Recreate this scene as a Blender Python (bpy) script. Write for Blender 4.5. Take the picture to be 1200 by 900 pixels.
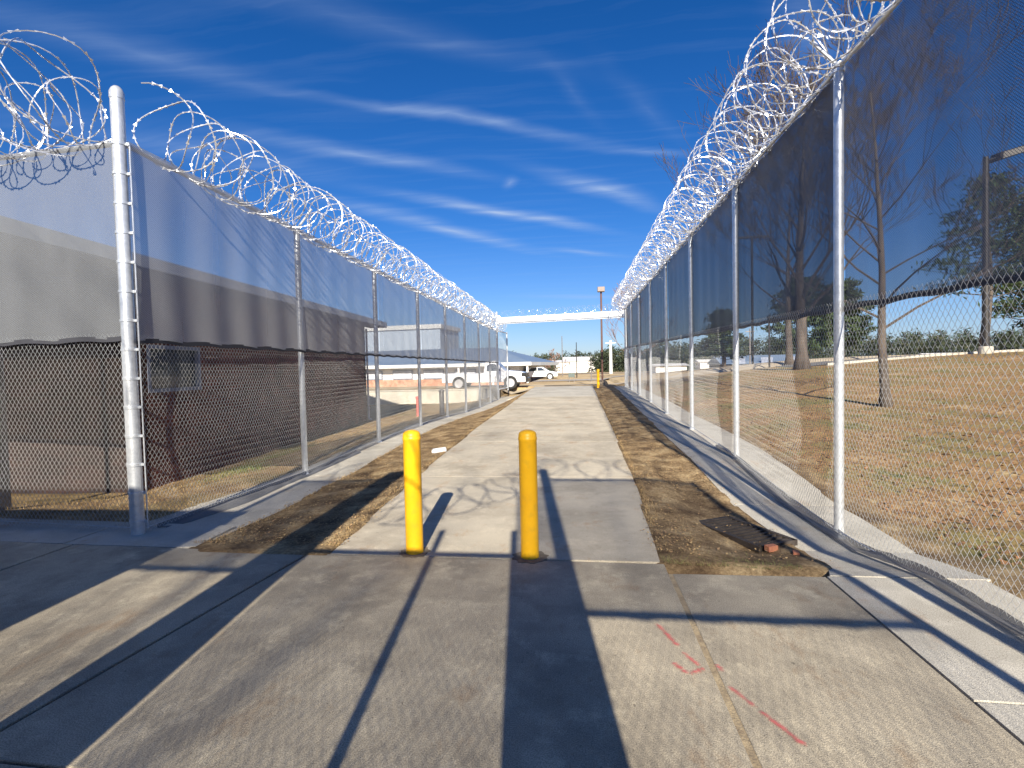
import bpy, math, random
import numpy as np
from math import sin, cos, pi, radians, atan, sqrt, floor
from mathutils import Matrix, Vector

for o in list(bpy.data.objects): bpy.data.objects.remove(o)
scene = bpy.context.scene
C = scene.collection
random.seed(7); RNG = np.random.default_rng(11)

# ------------------------------------------------------------------ camera
YAW = atan(76/600.); P = -20/600.; R = .022
fw = Vector((-sin(YAW)*cos(P), cos(YAW)*cos(P), sin(P)))
rt = Vector((cos(YAW), sin(YAW), 0)); up = rt.cross(fw)
r2 = rt*cos(R)-up*sin(R); u2 = up*cos(R)+rt*sin(R)
cd = bpy.data.cameras.new('camera'); cam = bpy.data.objects.new('camera', cd); C.objects.link(cam)
cam.matrix_world = Matrix(((r2.x, u2.x, -fw.x, 0), (r2.y, u2.y, -fw.y, 0), (r2.z, u2.z, -fw.z, 1.5), (0, 0, 0, 1)))
cd.sensor_width = 36; cd.lens = 18; cd.clip_start = .05; cd.clip_end = 3000
scene.camera = cam

# ------------------------------------------------------------------ light
SUN_EL = radians(27.0)
SD = Vector((-.112, .994, 0)).normalized()          # the way the light travels over the ground
sun = bpy.data.lights.new('sun', 'SUN'); sun.energy = 5.0; sun.angle = radians(.53); sun.color = (1, .92, .78)
so = bpy.data.objects.new('sun', sun); C.objects.link(so)
tr = Vector((SD.x*cos(SUN_EL), SD.y*cos(SUN_EL), -sin(SUN_EL)))
so.rotation_euler = tr.to_track_quat('-Z', 'Y').to_euler()
w = bpy.data.worlds.new('World'); scene.world = w; w.use_nodes = True
nt = w.node_tree; N = nt.nodes; L = nt.links; N.clear()
out = N.new('ShaderNodeOutputWorld'); bg = N.new('ShaderNodeBackground'); bg.inputs[1].default_value = .05
sky = N.new('ShaderNodeTexSky'); sky.sky_type = 'NISHITA'; sky.sun_disc = False
sky.sun_elevation = SUN_EL; sky.sun_rotation = math.atan2(-SD.x, -SD.y)
sky.altitude = 150; sky.air_density = 1.0; sky.dust_density = .3; sky.ozone_density = 3.0
hs = N.new('ShaderNodeHueSaturation'); hs.inputs['Saturation'].default_value = 1.2; hs.inputs['Value'].default_value = 1.0
tint = N.new('ShaderNodeMix'); tint.data_type = 'RGBA'; tint.blend_type = 'MULTIPLY'; tint.inputs[0].default_value = 1; tint.inputs[7].default_value = (.80, .90, 1.22, 1)
L.new(sky.outputs[0], tint.inputs[6]); L.new(tint.outputs[2], hs.inputs['Color'])
tc = N.new('ShaderNodeTexCoord'); sp = N.new('ShaderNodeSeparateXYZ'); L.new(tc.outputs['Generated'], sp.inputs[0])
def m(op, a, b=None, c=None):
    n = N.new('ShaderNodeMath'); n.operation = op
    for i, v in enumerate((a, b, c)):
        if v is None: continue
        if isinstance(v, (int, float)): n.inputs[i].default_value = v
        else: L.new(v, n.inputs[i])
    return n.outputs[0]
zz = m('MAXIMUM', sp.outputs[2], .03)
cx = m('DIVIDE', sp.outputs[0], zz); cy = m('DIVIDE', sp.outputs[1], zz)
cb = N.new('ShaderNodeCombineXYZ'); L.new(cx, cb.inputs[0]); L.new(cy, cb.inputs[1])
dn = N.new('ShaderNodeTexNoise'); dn.inputs['Scale'].default_value = 1.6; dn.inputs['Detail'].default_value = 5; L.new(cb.outputs[0], dn.inputs['Vector'])
dv = N.new('ShaderNodeVectorMath'); dv.operation = 'MULTIPLY_ADD'; L.new(dn.outputs['Color'], dv.inputs[0]); dv.inputs[1].default_value = (.2, .2, 0); dv.inputs[2].default_value = (-.1, -.1, 0)
av = N.new('ShaderNodeVectorMath'); av.operation = 'ADD'; L.new(cb.outputs[0], av.inputs[0]); L.new(dv.outputs[0], av.inputs[1])
total = None
STREAKS = [(-.89, 3.65, 56, 1.25, .17, .75), (-.42, 3.36, 40, 1.05, .13, 1.0), (-.93, 2.35, 35, .75, .12, .6), (.2, 3.03, 47, .72, .12, .85),
           (-.45, 2.05, 27, .8, .06, .6), (.34, 2.5, 24, .45, .06, .35), (.0, 1.93, 66, .4, .05, .10), (.3, 2.1, 62, .5, .06, .12), (-.35, 2.79, 110, .13, .05, .45),
           (-1.33, 1.48, 42, .6, .14, .25), (.1, 4.62, 35, .5, .12, .6), (-1.7, 2.1, 40, .9, .25, .3), (.75, 1.75, 60, .7, .12, .25), (.15, 7.6, 20, 1.2, .3, .4), (-.5, 1.5, 30, .8, .1, .2)]
for (x, y, a, hl, hw, s) in STREAKS:
    mp = N.new('ShaderNodeMapping'); mp.vector_type = 'TEXTURE'; L.new(av.outputs[0], mp.inputs[0])
    mp.inputs[1].default_value = (x, y, 0); mp.inputs[2].default_value = (0, 0, radians(a)); mp.inputs[3].default_value = (hl*1.3, hw*1.35, 1)
    g = N.new('ShaderNodeTexGradient'); g.gradient_type = 'QUADRATIC_SPHERE'; L.new(mp.outputs[0], g.inputs[0])
    v = m('MULTIPLY', g.outputs['Fac'], s*1.35)
    total = v if total is None else m('ADD', total, v)
# fibrous texture across the streaks
mp = N.new('ShaderNodeMapping'); L.new(av.outputs[0], mp.inputs[0]); mp.inputs[2].default_value = (0, 0, radians(-42)); mp.inputs[3].default_value = (.7, 7, 1)
fn = N.new('ShaderNodeTexNoise'); fn.inputs['Scale'].default_value = 1.3; fn.inputs['Detail'].default_value = 6; fn.inputs['Roughness'].default_value = .6; L.new(mp.outputs[0], fn.inputs['Vector'])
fr = m('MULTIPLY_ADD', fn.outputs['Fac'], 1.3, -.12)
thin = m('MULTIPLY', m('MAXIMUM', m('MULTIPLY_ADD', fn.outputs['Fac'], 1.0, -.50), 0), .22)
low = m('MULTIPLY', m('MAXIMUM', m('SUBTRACT', 1, m('MULTIPLY', sp.outputs[2], 4.0)), 0), .20)
cf = m('MINIMUM', m('ADD', m('ADD', m('MULTIPLY', total, fr), thin), low), .9)
mx = N.new('ShaderNodeMix'); mx.data_type = 'RGBA'; L.new(cf, mx.inputs[0]); L.new(hs.outputs[0], mx.inputs[6]); mx.inputs[7].default_value = (4.6, 6.0, 8.6, 1)
L.new(mx.outputs[2], bg.inputs[0]); L.new(bg.outputs[0], out.inputs[0])
vs = scene.view_settings; vs.view_transform = 'Standard'; vs.look = 'None'; vs.exposure = 1.0; vs.gamma = 1
scene.render.engine = 'CYCLES'
scene.cycles.transparent_max_bounces = 32; scene.cycles.max_bounces = 8

# ------------------------------------------------------------------ materials
MATS = {}
def mat(name, col, rough=.7, metal=0., col2=None, scale=6., detail=6., c3=None, s3=60., f3=.4, bump=0., bscale=80., spec=.5, stretch=None, pos=(.35, .65), bdist=.01):
    if name in MATS: return MATS[name]
    mt = bpy.data.materials.new(name); mt.use_nodes = True; n = mt.node_tree.nodes; l = mt.node_tree.links
    b = n['Principled BSDF']; b.inputs['Roughness'].default_value = rough; b.inputs['Metallic'].default_value = metal
    b.inputs['Specular IOR Level'].default_value = spec
    t = n.new('ShaderNodeTexCoord'); vec = t.outputs['Object']
    if stretch:
        mp = n.new('ShaderNodeMapping'); mp.inputs[3].default_value = stretch; l.new(vec, mp.inputs[0]); vec = mp.outputs[0]
    if col2 is None: col2 = tuple(c*.86 for c in col)
    no = n.new('ShaderNodeTexNoise'); no.inputs['Scale'].default_value = scale; no.inputs['Detail'].default_value = detail; no.inputs['Roughness'].default_value = .62; l.new(vec, no.inputs['Vector'])
    cr = n.new('ShaderNodeValToRGB'); l.new(no.outputs['Fac'], cr.inputs[0])
    cr.color_ramp.elements[0].position = pos[0]; cr.color_ramp.elements[1].position = pos[1]
    cr.color_ramp.elements[0].color = (*col2, 1); cr.color_ramp.elements[1].color = (*col, 1)
    o = cr.outputs[0]
    if c3:
        n3 = n.new('ShaderNodeTexNoise'); n3.inputs['Scale'].default_value = s3; n3.inputs['Detail'].default_value = 4; l.new(vec, n3.inputs['Vector'])
        r3 = n.new('ShaderNodeValToRGB'); r3.color_ramp.elements[0].position = .5; r3.color_ramp.elements[1].position = .68
        r3.color_ramp.elements[0].color = (0, 0, 0, 1); r3.color_ramp.elements[1].color = (f3, f3, f3, 1); l.new(n3.outputs['Fac'], r3.inputs[0])
        x = n.new('ShaderNodeMix'); x.data_type = 'RGBA'; l.new(r3.outputs[0], x.inputs[0]); l.new(o, x.inputs[6]); x.inputs[7].default_value = (*c3, 1); o = x.outputs[2]
    l.new(o, b.inputs['Base Color'])
    if bump:
        nb = n.new('ShaderNodeTexNoise'); nb.inputs['Scale'].default_value = bscale; nb.inputs['Detail'].default_value = 5; l.new(vec, nb.inputs['Vector'])
        bn = n.new('ShaderNodeBump'); bn.inputs['Strength'].default_value = bump; bn.inputs['Distance'].default_value = bdist; l.new(nb.outputs['Fac'], bn.inputs['Height']); l.new(bn.outputs[0], b.inputs['Normal'])
    MATS[name] = mt; return mt

def concrete(name, a, b_, stain, speck=(.5, .47, .42)):
    """broom finished concrete: broad stains, mid blotches, fine grain, pits"""
    mt = bpy.data.materials.new(name); mt.use_nodes = True; n = mt.node_tree.nodes; l = mt.node_tree.links
    b = n['Principled BSDF']; b.inputs['Roughness'].default_value = .85; b.inputs['Specular IOR Level'].default_value = .3
    t = n.new('ShaderNodeTexCoord')
    def noise(s, d=5, r=.6, st=None):
        v = t.outputs['Object']
        if st:
            mp = n.new('ShaderNodeMapping'); mp.inputs[3].default_value = st; l.new(v, mp.inputs[0]); v = mp.outputs[0]
        k = n.new('ShaderNodeTexNoise'); k.inputs['Scale'].default_value = s; k.inputs['Detail'].default_value = d; k.inputs['Roughness'].default_value = r; l.new(v, k.inputs['Vector']); return k.outputs['Fac']
    def ramp(f, p0, p1, c0, c1):
        r = n.new('ShaderNodeValToRGB'); r.color_ramp.elements[0].position = p0; r.color_ramp.elements[1].position = p1
        r.color_ramp.elements[0].color = (*c0, 1); r.color_ramp.elements[1].color = (*c1, 1); l.new(f, r.inputs[0]); return r.outputs[0]
    def mix(f, c0, c1):
        x = n.new('ShaderNodeMix'); x.data_type = 'RGBA'; l.new(f, x.inputs[0])
        if isinstance(c0, tuple): x.inputs[6].default_value = (*c0, 1)
        else: l.new(c0, x.inputs[6])
        if isinstance(c1, tuple): x.inputs[7].default_value = (*c1, 1)
        else: l.new(c1, x.inputs[7])
        return x.outputs[2]
    base = ramp(noise(1.1, 8, .65), .35, .66, b_, a)
    st = ramp(noise(.75, 7, .72), .46, .62, (0, 0, 0), (.75,)*3)
    c = mix(st, base, stain)
    bl = ramp(noise(3.6, 7, .75), .53, .66, (0, 0, 0), (.6,)*3)
    c = mix(bl, c, speck)
    ru = ramp(noise(2.3, 6, .75, (1.3, .7, 1)), .56, .68, (0, 0, 0), (.45,)*3)
    c = mix(ru, c, tuple(v*k for v, k in zip(stain, (1.15, .8, .55))))
    gr = noise(170, 3, .6)
    gm = ramp(gr, .35, .65, (.6,)*3, (1.3,)*3)
    mm = n.new('ShaderNodeMix'); mm.data_type = 'RGBA'; mm.blend_type = 'MULTIPLY'; mm.inputs[0].default_value = 1; l.new(c, mm.inputs[6]); l.new(gm, mm.inputs[7]); c = mm.outputs[2]
    pit = ramp(noise(38, 2, .5), .70, .74, (0, 0, 0), (.6,)*3)
    c = mix(pit, c, tuple(v*.35 for v in stain))
    l.new(c, b.inputs['Base Color'])
    ad = n.new('ShaderNodeMath'); ad.operation = 'MULTIPLY_ADD'; l.new(noise(28, 6, .7, (1, .25, 1)), ad.inputs[0]); ad.inputs[1].default_value = 1.1; l.new(gr, ad.inputs[2])
    bn = n.new('ShaderNodeBump'); bn.inputs['Strength'].default_value = .45; bn.inputs['Distance'].default_value = .006; l.new(ad.outputs[0], bn.inputs['Height']); l.new(bn.outputs[0], b.inputs['Normal'])
    MATS[name] = mt; return mt

M_slab = concrete('slab_concrete', (.52, .45, .33), (.33, .285, .215), (.22, .19, .145), (.62, .54, .39))
M_path = concrete('path_concrete', (.60, .53, .41), (.47, .42, .33), (.36, .31, .235), (.66, .58, .44))
M_new = concrete('new_concrete', (.54, .505, .43), (.45, .42, .355), (.36, .33, .275), (.60, .56, .48))
M_galv = mat('galvanized', (.74, .76, .78), .36, .6, (.55, .58, .61), 14, bump=.08, bscale=60, c3=(.75, .77, .8), s3=35, f3=.5)
M_wire = mat('fence_wire', (.64, .65, .66), .36, .5, (.50, .51, .52), 30)
M_razor = mat('razor_tape', (.88, .88, .89), .27, .66, (.70, .71, .73), 8)
M_white = mat('white_steel', (.82, .83, .84), .4, .2, (.70, .72, .73), 2, bump=.02)
M_yellow = mat('yellow_sleeve', (.90, .49, .010), .42, 0, (.82, .42, .008), 3, c3=(.42, .25, .05), s3=14, f3=.2, bump=.06, bscale=40)
M_yellowdirty = M_yellow
M_collar = mat('collar_dirt', (.26, .21, .15), .95, 0, (.12, .095, .07), 9, bump=.5, bscale=60)
M_darksteel = mat('dark_steel', (.05, .045, .042), .5, .4, (.03, .028, .027), 6)
M_rail = mat('old_rail', (.30, .28, .27), .55, .6, (.2, .18, .17), 10)
M_iron = mat('iron_grate', (.09, .075, .065), .7, .5, (.05, .04, .035), 12)
M_brickred = mat('clay_brick', (.42, .17, .09), .9, 0, (.33, .12, .07), 20, bump=.3)
M_pvc = mat('white_plastic', (.75, .76, .78), .4)
M_pink = None
M_joint = mat('joint_sand', (.42, .33, .20), .95, 0, (.25, .19, .12), 12, bump=.5, bscale=90)
M_jointdark = mat('joint_dirt', (.10, .085, .065), .95, 0, (.05, .042, .034), 12, bump=.5, bscale=90)
M_bark = mat('bark', (.125, .10, .08), .95, 0, (.06, .048, .04), 5, bump=.6, bscale=18, stretch=(1, 1, .25), bdist=.03)
M_twig = mat('twigs', (.095, .072, .056), .9, 0, (.055, .043, .035), 3)
M_twigred = mat('reddish_twigs', (.27, .16, .12), .9, 0, (.18, .11, .09), 3)
M_pine = mat('pine_needles', (.055, .085, .025), .8, 0, (.022, .04, .015), 1.2, pos=(.3, .7))
M_wood = mat('far_wood', (.045, .062, .03), .9, 0, (.018, .03, .016), .35, pos=(.3, .7), c3=(.10, .085, .05), s3=.5, f3=.6)
M_tire = mat('tire', (.02, .02, .02), .8); M_rim = mat('rim', (.6, .6, .62), .35, .7)
M_carwhite = mat('white_paint', (.80, .80, .80), .2, 0, (.77, .77, .77)); M_carblack = mat('black_trim', (.015, .015, .016), .35)
M_carsilver = mat('silver_paint', (.45, .46, .48), .25, .5); M_carglass = mat('car_glass', (.03, .04, .05), .05, 0, spec=1)
M_roofblue = mat('blue_grey_metal_roof', (.22, .29, .38), .45, .2, (.18, .24, .32), 1.5)
M_shingle = mat('grey_shingles', (.17, .165, .16), .9, 0, (.11, .105, .10), 3, c3=(.24, .23, .22), s3=25, f3=.5, bump=.5, bscale=14, bdist=.03)
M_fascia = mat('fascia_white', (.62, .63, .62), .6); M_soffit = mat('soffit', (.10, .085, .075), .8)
M_bldwhite = mat('warehouse_white', (.74, .72, .68), .6, 0, (.66, .64, .6), .3); M_paleblue = mat('pale_blue_metal', (.42, .50, .60), .5, .1)
M_glass = mat('window_glass', (.05, .06, .07), .08, 0, spec=1); M_frame = mat('blue_grey_frame', (.22, .25, .33), .5)
M_shade = mat('window_blind', (.50, .52, .56), .7); M_red = mat('faded_red', (.55, .12, .10), .6)
M_signgreen = mat('sign_back', (.10, .13, .12), .6); M_leaf = mat('dead_leaves', (.26, .13, .055), .9, 0, (.13, .07, .035), 1.7)
M_straw = mat('straw', (.44, .31, .15), .9, 0, (.30, .20, .09), 2.3); M_grassgreen = mat('green_blades', (.10, .14, .035), .8, 0, (.22, .19, .07), 1.9)
M_clod = mat('soil_clod', (.34, .215, .11), .95, 0, (.20, .12, .06), 3, bump=.3)
M_asphalt = mat('asphalt', (.20, .19, .175), .9, 0, (.15, .14, .13), 2, bump=.2)

def brick_mat(name, c1, c2, mortar, sc=1.):
    mt = bpy.data.materials.new(name); mt.use_nodes = True; n = mt.node_tree.nodes; l = mt.node_tree.links
    b = n['Principled BSDF']; b.inputs['Roughness'].default_value = .9
    t = n.new('ShaderNodeTexCoord'); s = n.new('ShaderNodeSeparateXYZ'); l.new(t.outputs['Object'], s.inputs[0])
    a = n.new('ShaderNodeMath'); a.operation = 'ADD'; l.new(s.outputs[0], a.inputs[0]); l.new(s.outputs[1], a.inputs[1])
    c = n.new('ShaderNodeCombineXYZ'); l.new(a.outputs[0], c.inputs[0]); l.new(s.outputs[2], c.inputs[1])
    k = n.new('ShaderNodeTexBrick'); l.new(c.outputs[0], k.inputs['Vector'])
    k.inputs['Color1'].default_value = (*c1, 1); k.inputs['Color2'].default_value = (*c2, 1); k.inputs['Mortar'].default_value = (*mortar, 1)
    k.inputs['Scale'].default_value = sc; k.inputs['Brick Width'].default_value = .21; k.inputs['Row Height'].default_value = .075; k.inputs['Mortar Size'].default_value = .008
    no = n.new('ShaderNodeTexNoise'); no.inputs['Scale'].default_value = 2.5; no.inputs['Detail'].default_value = 6; l.new(t.outputs['Object'], no.inputs['Vector'])
    r = n.new('ShaderNodeValToRGB'); r.color_ramp.elements[0].color = (.6,)*3+(1,); r.color_ramp.elements[1].color = (1.25,)*3+(1,); r.color_ramp.elements[0].position = .3; r.color_ramp.elements[1].position = .7; l.new(no.outputs['Fac'], r.inputs[0])
    x = n.new('ShaderNodeMix'); x.data_type = 'RGBA'; x.blend_type = 'MULTIPLY'; x.inputs[0].default_value = 1; l.new(k.outputs['Color'], x.inputs[6]); l.new(r.outputs[0], x.inputs[7]); l.new(x.outputs[2], b.inputs['Base Color'])
    bn = n.new('ShaderNodeBump'); bn.inputs['Strength'].default_value = .6; bn.inputs['Distance'].default_value = .008; bn.invert = True; l.new(k.outputs['Fac'], bn.inputs['Height']); l.new(bn.outputs[0], b.inputs['Normal'])
    return mt
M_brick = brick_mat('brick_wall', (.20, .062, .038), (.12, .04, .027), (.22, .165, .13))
M_brickshade = brick_mat('shaded_brick', (.035, .016, .012), (.02, .011, .009), (.04, .028, .022))  # same brick darkened: porch and screen shade put into the colour
M_brickfar = brick_mat('orange_brick', (.52, .24, .14), (.45, .2, .12), (.5, .4, .32))

def fabric(name, alpha, colr):
    """woven shade cloth: open weave lets light straight through"""
    mt = bpy.data.materials.new(name); mt.use_nodes = True; n = mt.node_tree.nodes; l = mt.node_tree.links
    b = n['Principled BSDF']; b.inputs['Roughness'].default_value = .55; b.inputs['Specular IOR Level'].default_value = .5
    t = n.new('ShaderNodeTexCoord')
    no = n.new('ShaderNodeTexNoise'); no.inputs['Scale'].default_value = 1.4; no.inputs['Detail'].default_value = 4
    mp = n.new('ShaderNodeMapping'); mp.inputs[3].default_value = (2.5, 2.5, .15); l.new(t.outputs['Object'], mp.inputs[0]); l.new(mp.outputs[0], no.inputs['Vector'])
    mr = n.new('ShaderNodeMapRange'); mr.inputs[1].default_value = .3; mr.inputs[2].default_value = .7; mr.inputs[3].default_value = alpha-.05; mr.inputs[4].default_value = alpha+.05; l.new(no.outputs['Fac'], mr.inputs[0])
    # crossing threads: denser where a thread runs, open between
    sp_ = n.new('ShaderNodeSeparateXYZ'); l.new(t.outputs['Object'], sp_.inputs[0])
    def mm(op, a, b_=None):
        k = n.new('ShaderNodeMath'); k.operation = op
        for i_, v_ in enumerate((a, b_)):
            if v_ is None: continue
            if isinstance(v_, (int, float)): k.inputs[i_].default_value = v_
            else: l.new(v_, k.inputs[i_])
        return k.outputs[0]
    al = mm('MULTIPLY', mm('ADD', sp_.outputs[0], sp_.outputs[1]), 2*pi/.034); vz = mm('MULTIPLY', sp_.outputs[2], 2*pi/.040)
    w1 = mm('ABSOLUTE', mm('SINE', mm('ADD', al, vz))); w2 = mm('ABSOLUTE', mm('SINE', mm('SUBTRACT', al, vz)))
    th = mm('LESS_THAN', mm('MINIMUM', w1, w2), .36)
    lo = mm('MULTIPLY', mr.outputs[0], 1.0); fa_ = mm('ADD', lo, mm('MULTIPLY', th, mm('SUBTRACT', .96, lo)))
    class _O: outputs = [fa_]
    mr = _O
    b.inputs['Base Color'].default_value = (*colr, 1)
    tl = n.new('ShaderNodeBsdfTranslucent'); tl.inputs[0].default_value = (*[c*.9 for c in colr], 1)
    m1 = n.new('ShaderNodeMixShader'); m1.inputs[0].default_value = .18; l.new(b.outputs[0], m1.inputs[1]); l.new(tl.outputs[0], m1.inputs[2])
    tp = n.new('ShaderNodeBsdfTransparent'); m2 = n.new('ShaderNodeMixShader'); l.new(mr.outputs[0], m2.inputs[0]); l.new(tp.outputs[0], m2.inputs[1]); l.new(m1.outputs[0], m2.inputs[2])
    l.new(m2.outputs[0], n['Material Output'].inputs[0]); return mt
M_screen = fabric('lit_shade_cloth', .44, (.46, .47, .49))  # same cloth as the right fence, lightened: grazing sun put into the colour
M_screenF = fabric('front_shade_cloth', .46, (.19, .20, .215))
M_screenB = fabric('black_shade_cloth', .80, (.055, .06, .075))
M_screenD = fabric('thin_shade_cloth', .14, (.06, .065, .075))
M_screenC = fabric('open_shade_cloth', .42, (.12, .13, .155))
M_hem = mat('hem_tape', (.035, .036, .045), .7)

# ------------------------------------------------------------------ helpers
class MB:
    def __init__(s): s.v = []; s.f = []
    def add(s, vs, fs):
        o = len(s.v); s.v += [tuple(map(float, p)) for p in vs]; s.f += [tuple(i+o for i in q) for q in fs]; return s
    def box(s, c, d, rz=0.):
        x, y, z = d[0]/2, d[1]/2, d[2]/2; vs = []
        for i in (-1, 1):
            for j in (-1, 1):
                for k in (-1, 1):
                    a, b = i*x, j*y; vs.append((c[0]+a*cos(rz)-b*sin(rz), c[1]+a*sin(rz)+b*cos(rz), c[2]+k*z))
        return s.add(vs, [(0, 1, 3, 2), (4, 6, 7, 5), (0, 4, 5, 1), (2, 3, 7, 6), (0, 2, 6, 4), (1, 5, 7, 3)])
    def tube(s, pts, r, n=8, cap=True):
        pts = [Vector(p) for p in pts]; k = len(pts); rs = r if isinstance(r, (list, tuple)) else [r]*k
        vs = []; pu = None
        for i, p in enumerate(pts):
            t = (pts[min(i+1, k-1)]-pts[max(i-1, 0)]).normalized()
            if pu is None: pu = Vector((0, 0, 1)) if abs(t.z) < .9 else Vector((1, 0, 0))
            a = (pu-t*pu.dot(t)).normalized(); b = t.cross(a); pu = a
            for j in range(n):
                q = p+(a*cos(2*pi*j/n)+b*sin(2*pi*j/n))*rs[i]; vs.append(q)
        fs = [(i*n+j, i*n+(j+1) % n, (i+1)*n+(j+1) % n, (i+1)*n+j) for i in range(k-1) for j in range(n)]
        if cap: fs += [tuple(range(n))[::-1], tuple((k-1)*n+j for j in range(n))]
        return s.add(vs, fs)
    def lathe(s, c, prof, n=32):
        vs = [(c[0]+r*cos(2*pi*j/n), c[1]+r*sin(2*pi*j/n), c[2]+z) for r, z in prof for j in range(n)]
        k = len(prof)
        fs = [(i*n+j, i*n+(j+1) % n, (i+1)*n+(j+1) % n, (i+1)*n+j) for i in range(k-1) for j in range(n)]
        fs += [tuple(range(n))[::-1], tuple((k-1)*n+j for j in range(n))]
        return s.add(vs, fs)
    def prism(s, poly, z0, z1):
        k = len(poly)
        f = (lambda p, z: z(p[0], p[1]) if callable(z) else z)
        vs = [(p[0], p[1], f(p, z0)) for p in poly]+[(p[0], p[1], f(p, z1)) for p in poly]
        fs = [tuple(range(k))[::-1], tuple(range(k, 2*k))]+[(i, (i+1) % k, k+(i+1) % k, k+i) for i in range(k)]
        return s.add(vs, fs)
    def build(s, name, mt, parent=None, smooth=False, bevel=0, loc=None):
        return link(name, s.v, s.f, mt, parent, smooth, bevel)
def link(name, v, f, mt, parent=None, smooth=False, bevel=0):
    me = bpy.data.meshes.new(name); 
    if parent is not None:
        pl = PL[parent]; v = np.asarray(v, float)-np.array(pl)
    if isinstance(f, np.ndarray):
        v = np.asarray(v, np.float32); k = f.shape[1]
        me.vertices.add(len(v)); me.vertices.foreach_set('co', v.ravel())
        me.loops.add(f.size); me.loops.foreach_set('vertex_index', f.ravel().astype(np.int32))
        me.polygons.add(len(f)); me.polygons.foreach_set('loop_start', np.arange(0, f.size, k, dtype=np.int32))
        me.polygons.foreach_set('loop_total', np.full(len(f), k, np.int32)); me.update(calc_edges=True)
    else:
        me.from_pydata([tuple(p) for p in v], [], f); me.update()
    if smooth:
        me.polygons.foreach_set('use_smooth', [True]*len(me.polygons))
        if smooth == 'auto':
            try: me.set_sharp_from_angle(angle=radians(40))
            except Exception: pass
    o = bpy.data.objects.new(name, me); C.objects.link(o)
    if mt: me.materials.append(mt)
    if parent is not None: o.parent = parent; PL[o] = PL[parent]
    else: PL[o] = (0, 0, 0)
    if bevel:
        b = o.modifiers.new('bevel', 'BEVEL'); b.width = bevel; b.segments = 2; b.limit_method = 'ANGLE'
    return o
PL = {}      # world offset of every parent (parts are written in world coordinates)
def tag(o, label=None, cat=None, group=None, kind=None):
    if label: o['label'] = label
    if cat: o['category'] = cat
    if group: o['group'] = group
    if kind: o['kind'] = kind
    return o
def thing(name, label, cat, loc, group=None):
    o = bpy.data.objects.new(name, None); o.empty_display_size = .2; C.objects.link(o); o.location = loc; PL[o] = tuple(loc)
    return tag(o, label, cat, group)
def struct(o): o['kind'] = 'structure'; return o

def hashn(ix, iy, s=0):
    h = np.sin(ix*127.1+iy*311.7+s*74.7)*43758.5453; return h-np.floor(h)
def vnoise(x, y, s=0):
    x = np.asarray(x, float); y = np.asarray(y, float)
    ix = np.floor(x); iy = np.floor(y); fx = x-ix; fy = y-iy; fx = fx*fx*(3-2*fx); fy = fy*fy*(3-2*fy)
    a = hashn(ix, iy, s); b = hashn(ix+1, iy, s); c = hashn(ix, iy+1, s); d = hashn(ix+1, iy+1, s)
    return (a*(1-fx)+b*fx)*(1-fy)+(c*(1-fx)+d*fx)*fy
def fbm(x, y, o=4, s=0):
    t = 0; a = .5
    for k in range(o): t = t+a*(vnoise(x*2**k, y*2**k, s+k)-.5); a *= .5
    return t

# ------------------------------------------------------------------ terrain
def zl(y): return np.interp(y, [-5, 4, 7.4, 10.4, 13.5, 16.5, 19.6, 22.6, 28.7], [0, -.02, -.10, -.05, -.05, -.12, -.24, -.30, -.32])
def zp(y): return np.interp(y, [-5, 7, 14, 22, 28, 31], [0, 0, .09, .20, .27, .27])
def zr(y): return np.interp(y, [-5, 3.75, 4.6, 6, 8, 11.1, 14.2, 17.2, 20.3, 23.3, 26.4, 30], [0, 0, -.13, -.11, .03, .11, .15, .25, .30, .35, .37, .3])
def xpl(y): return np.interp(y, [3.9, 7, 12.8, 22, 31], [-2.03, -2.26, -2.42, -2.45, -2.5])
def xpr(y): return np.interp(y, [3.7, 7, 22, 31], [.59, .74, .86, .95])
def xsl(y): return np.interp(y, [3.9, 4.2, 5.2, 6.5, 8.4, 10.2, 11.5, 16.6, 22, 29], [-3.62, -3.3, -3.25, -3.42, -3.52, -3.6, -3.66, -3.65, -3.66, -3.6])
def xlf(y): return -4.14-.0105*(y-4.3)        # left fence line
def xrf(y): return 2.36+.0045*(y-5)           # right fence line
def xsr(y): return np.interp(y, [-6, 3.7, 4.1, 5, 6, 9.8, 21, 28], [1.70, 1.70, 1.86, 1.82, 1.72, 1.70, 1.80, 1.9])
def xsro(y): return np.interp(y, [-6, 3.4, 5.7, 9, 28], [2.72, 2.72, 2.85, 3.0, 3.05])
def sm(x, a, b): t = np.clip((x-a)/(b-a), 0, 1); return t*t*(3-2*t)
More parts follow.
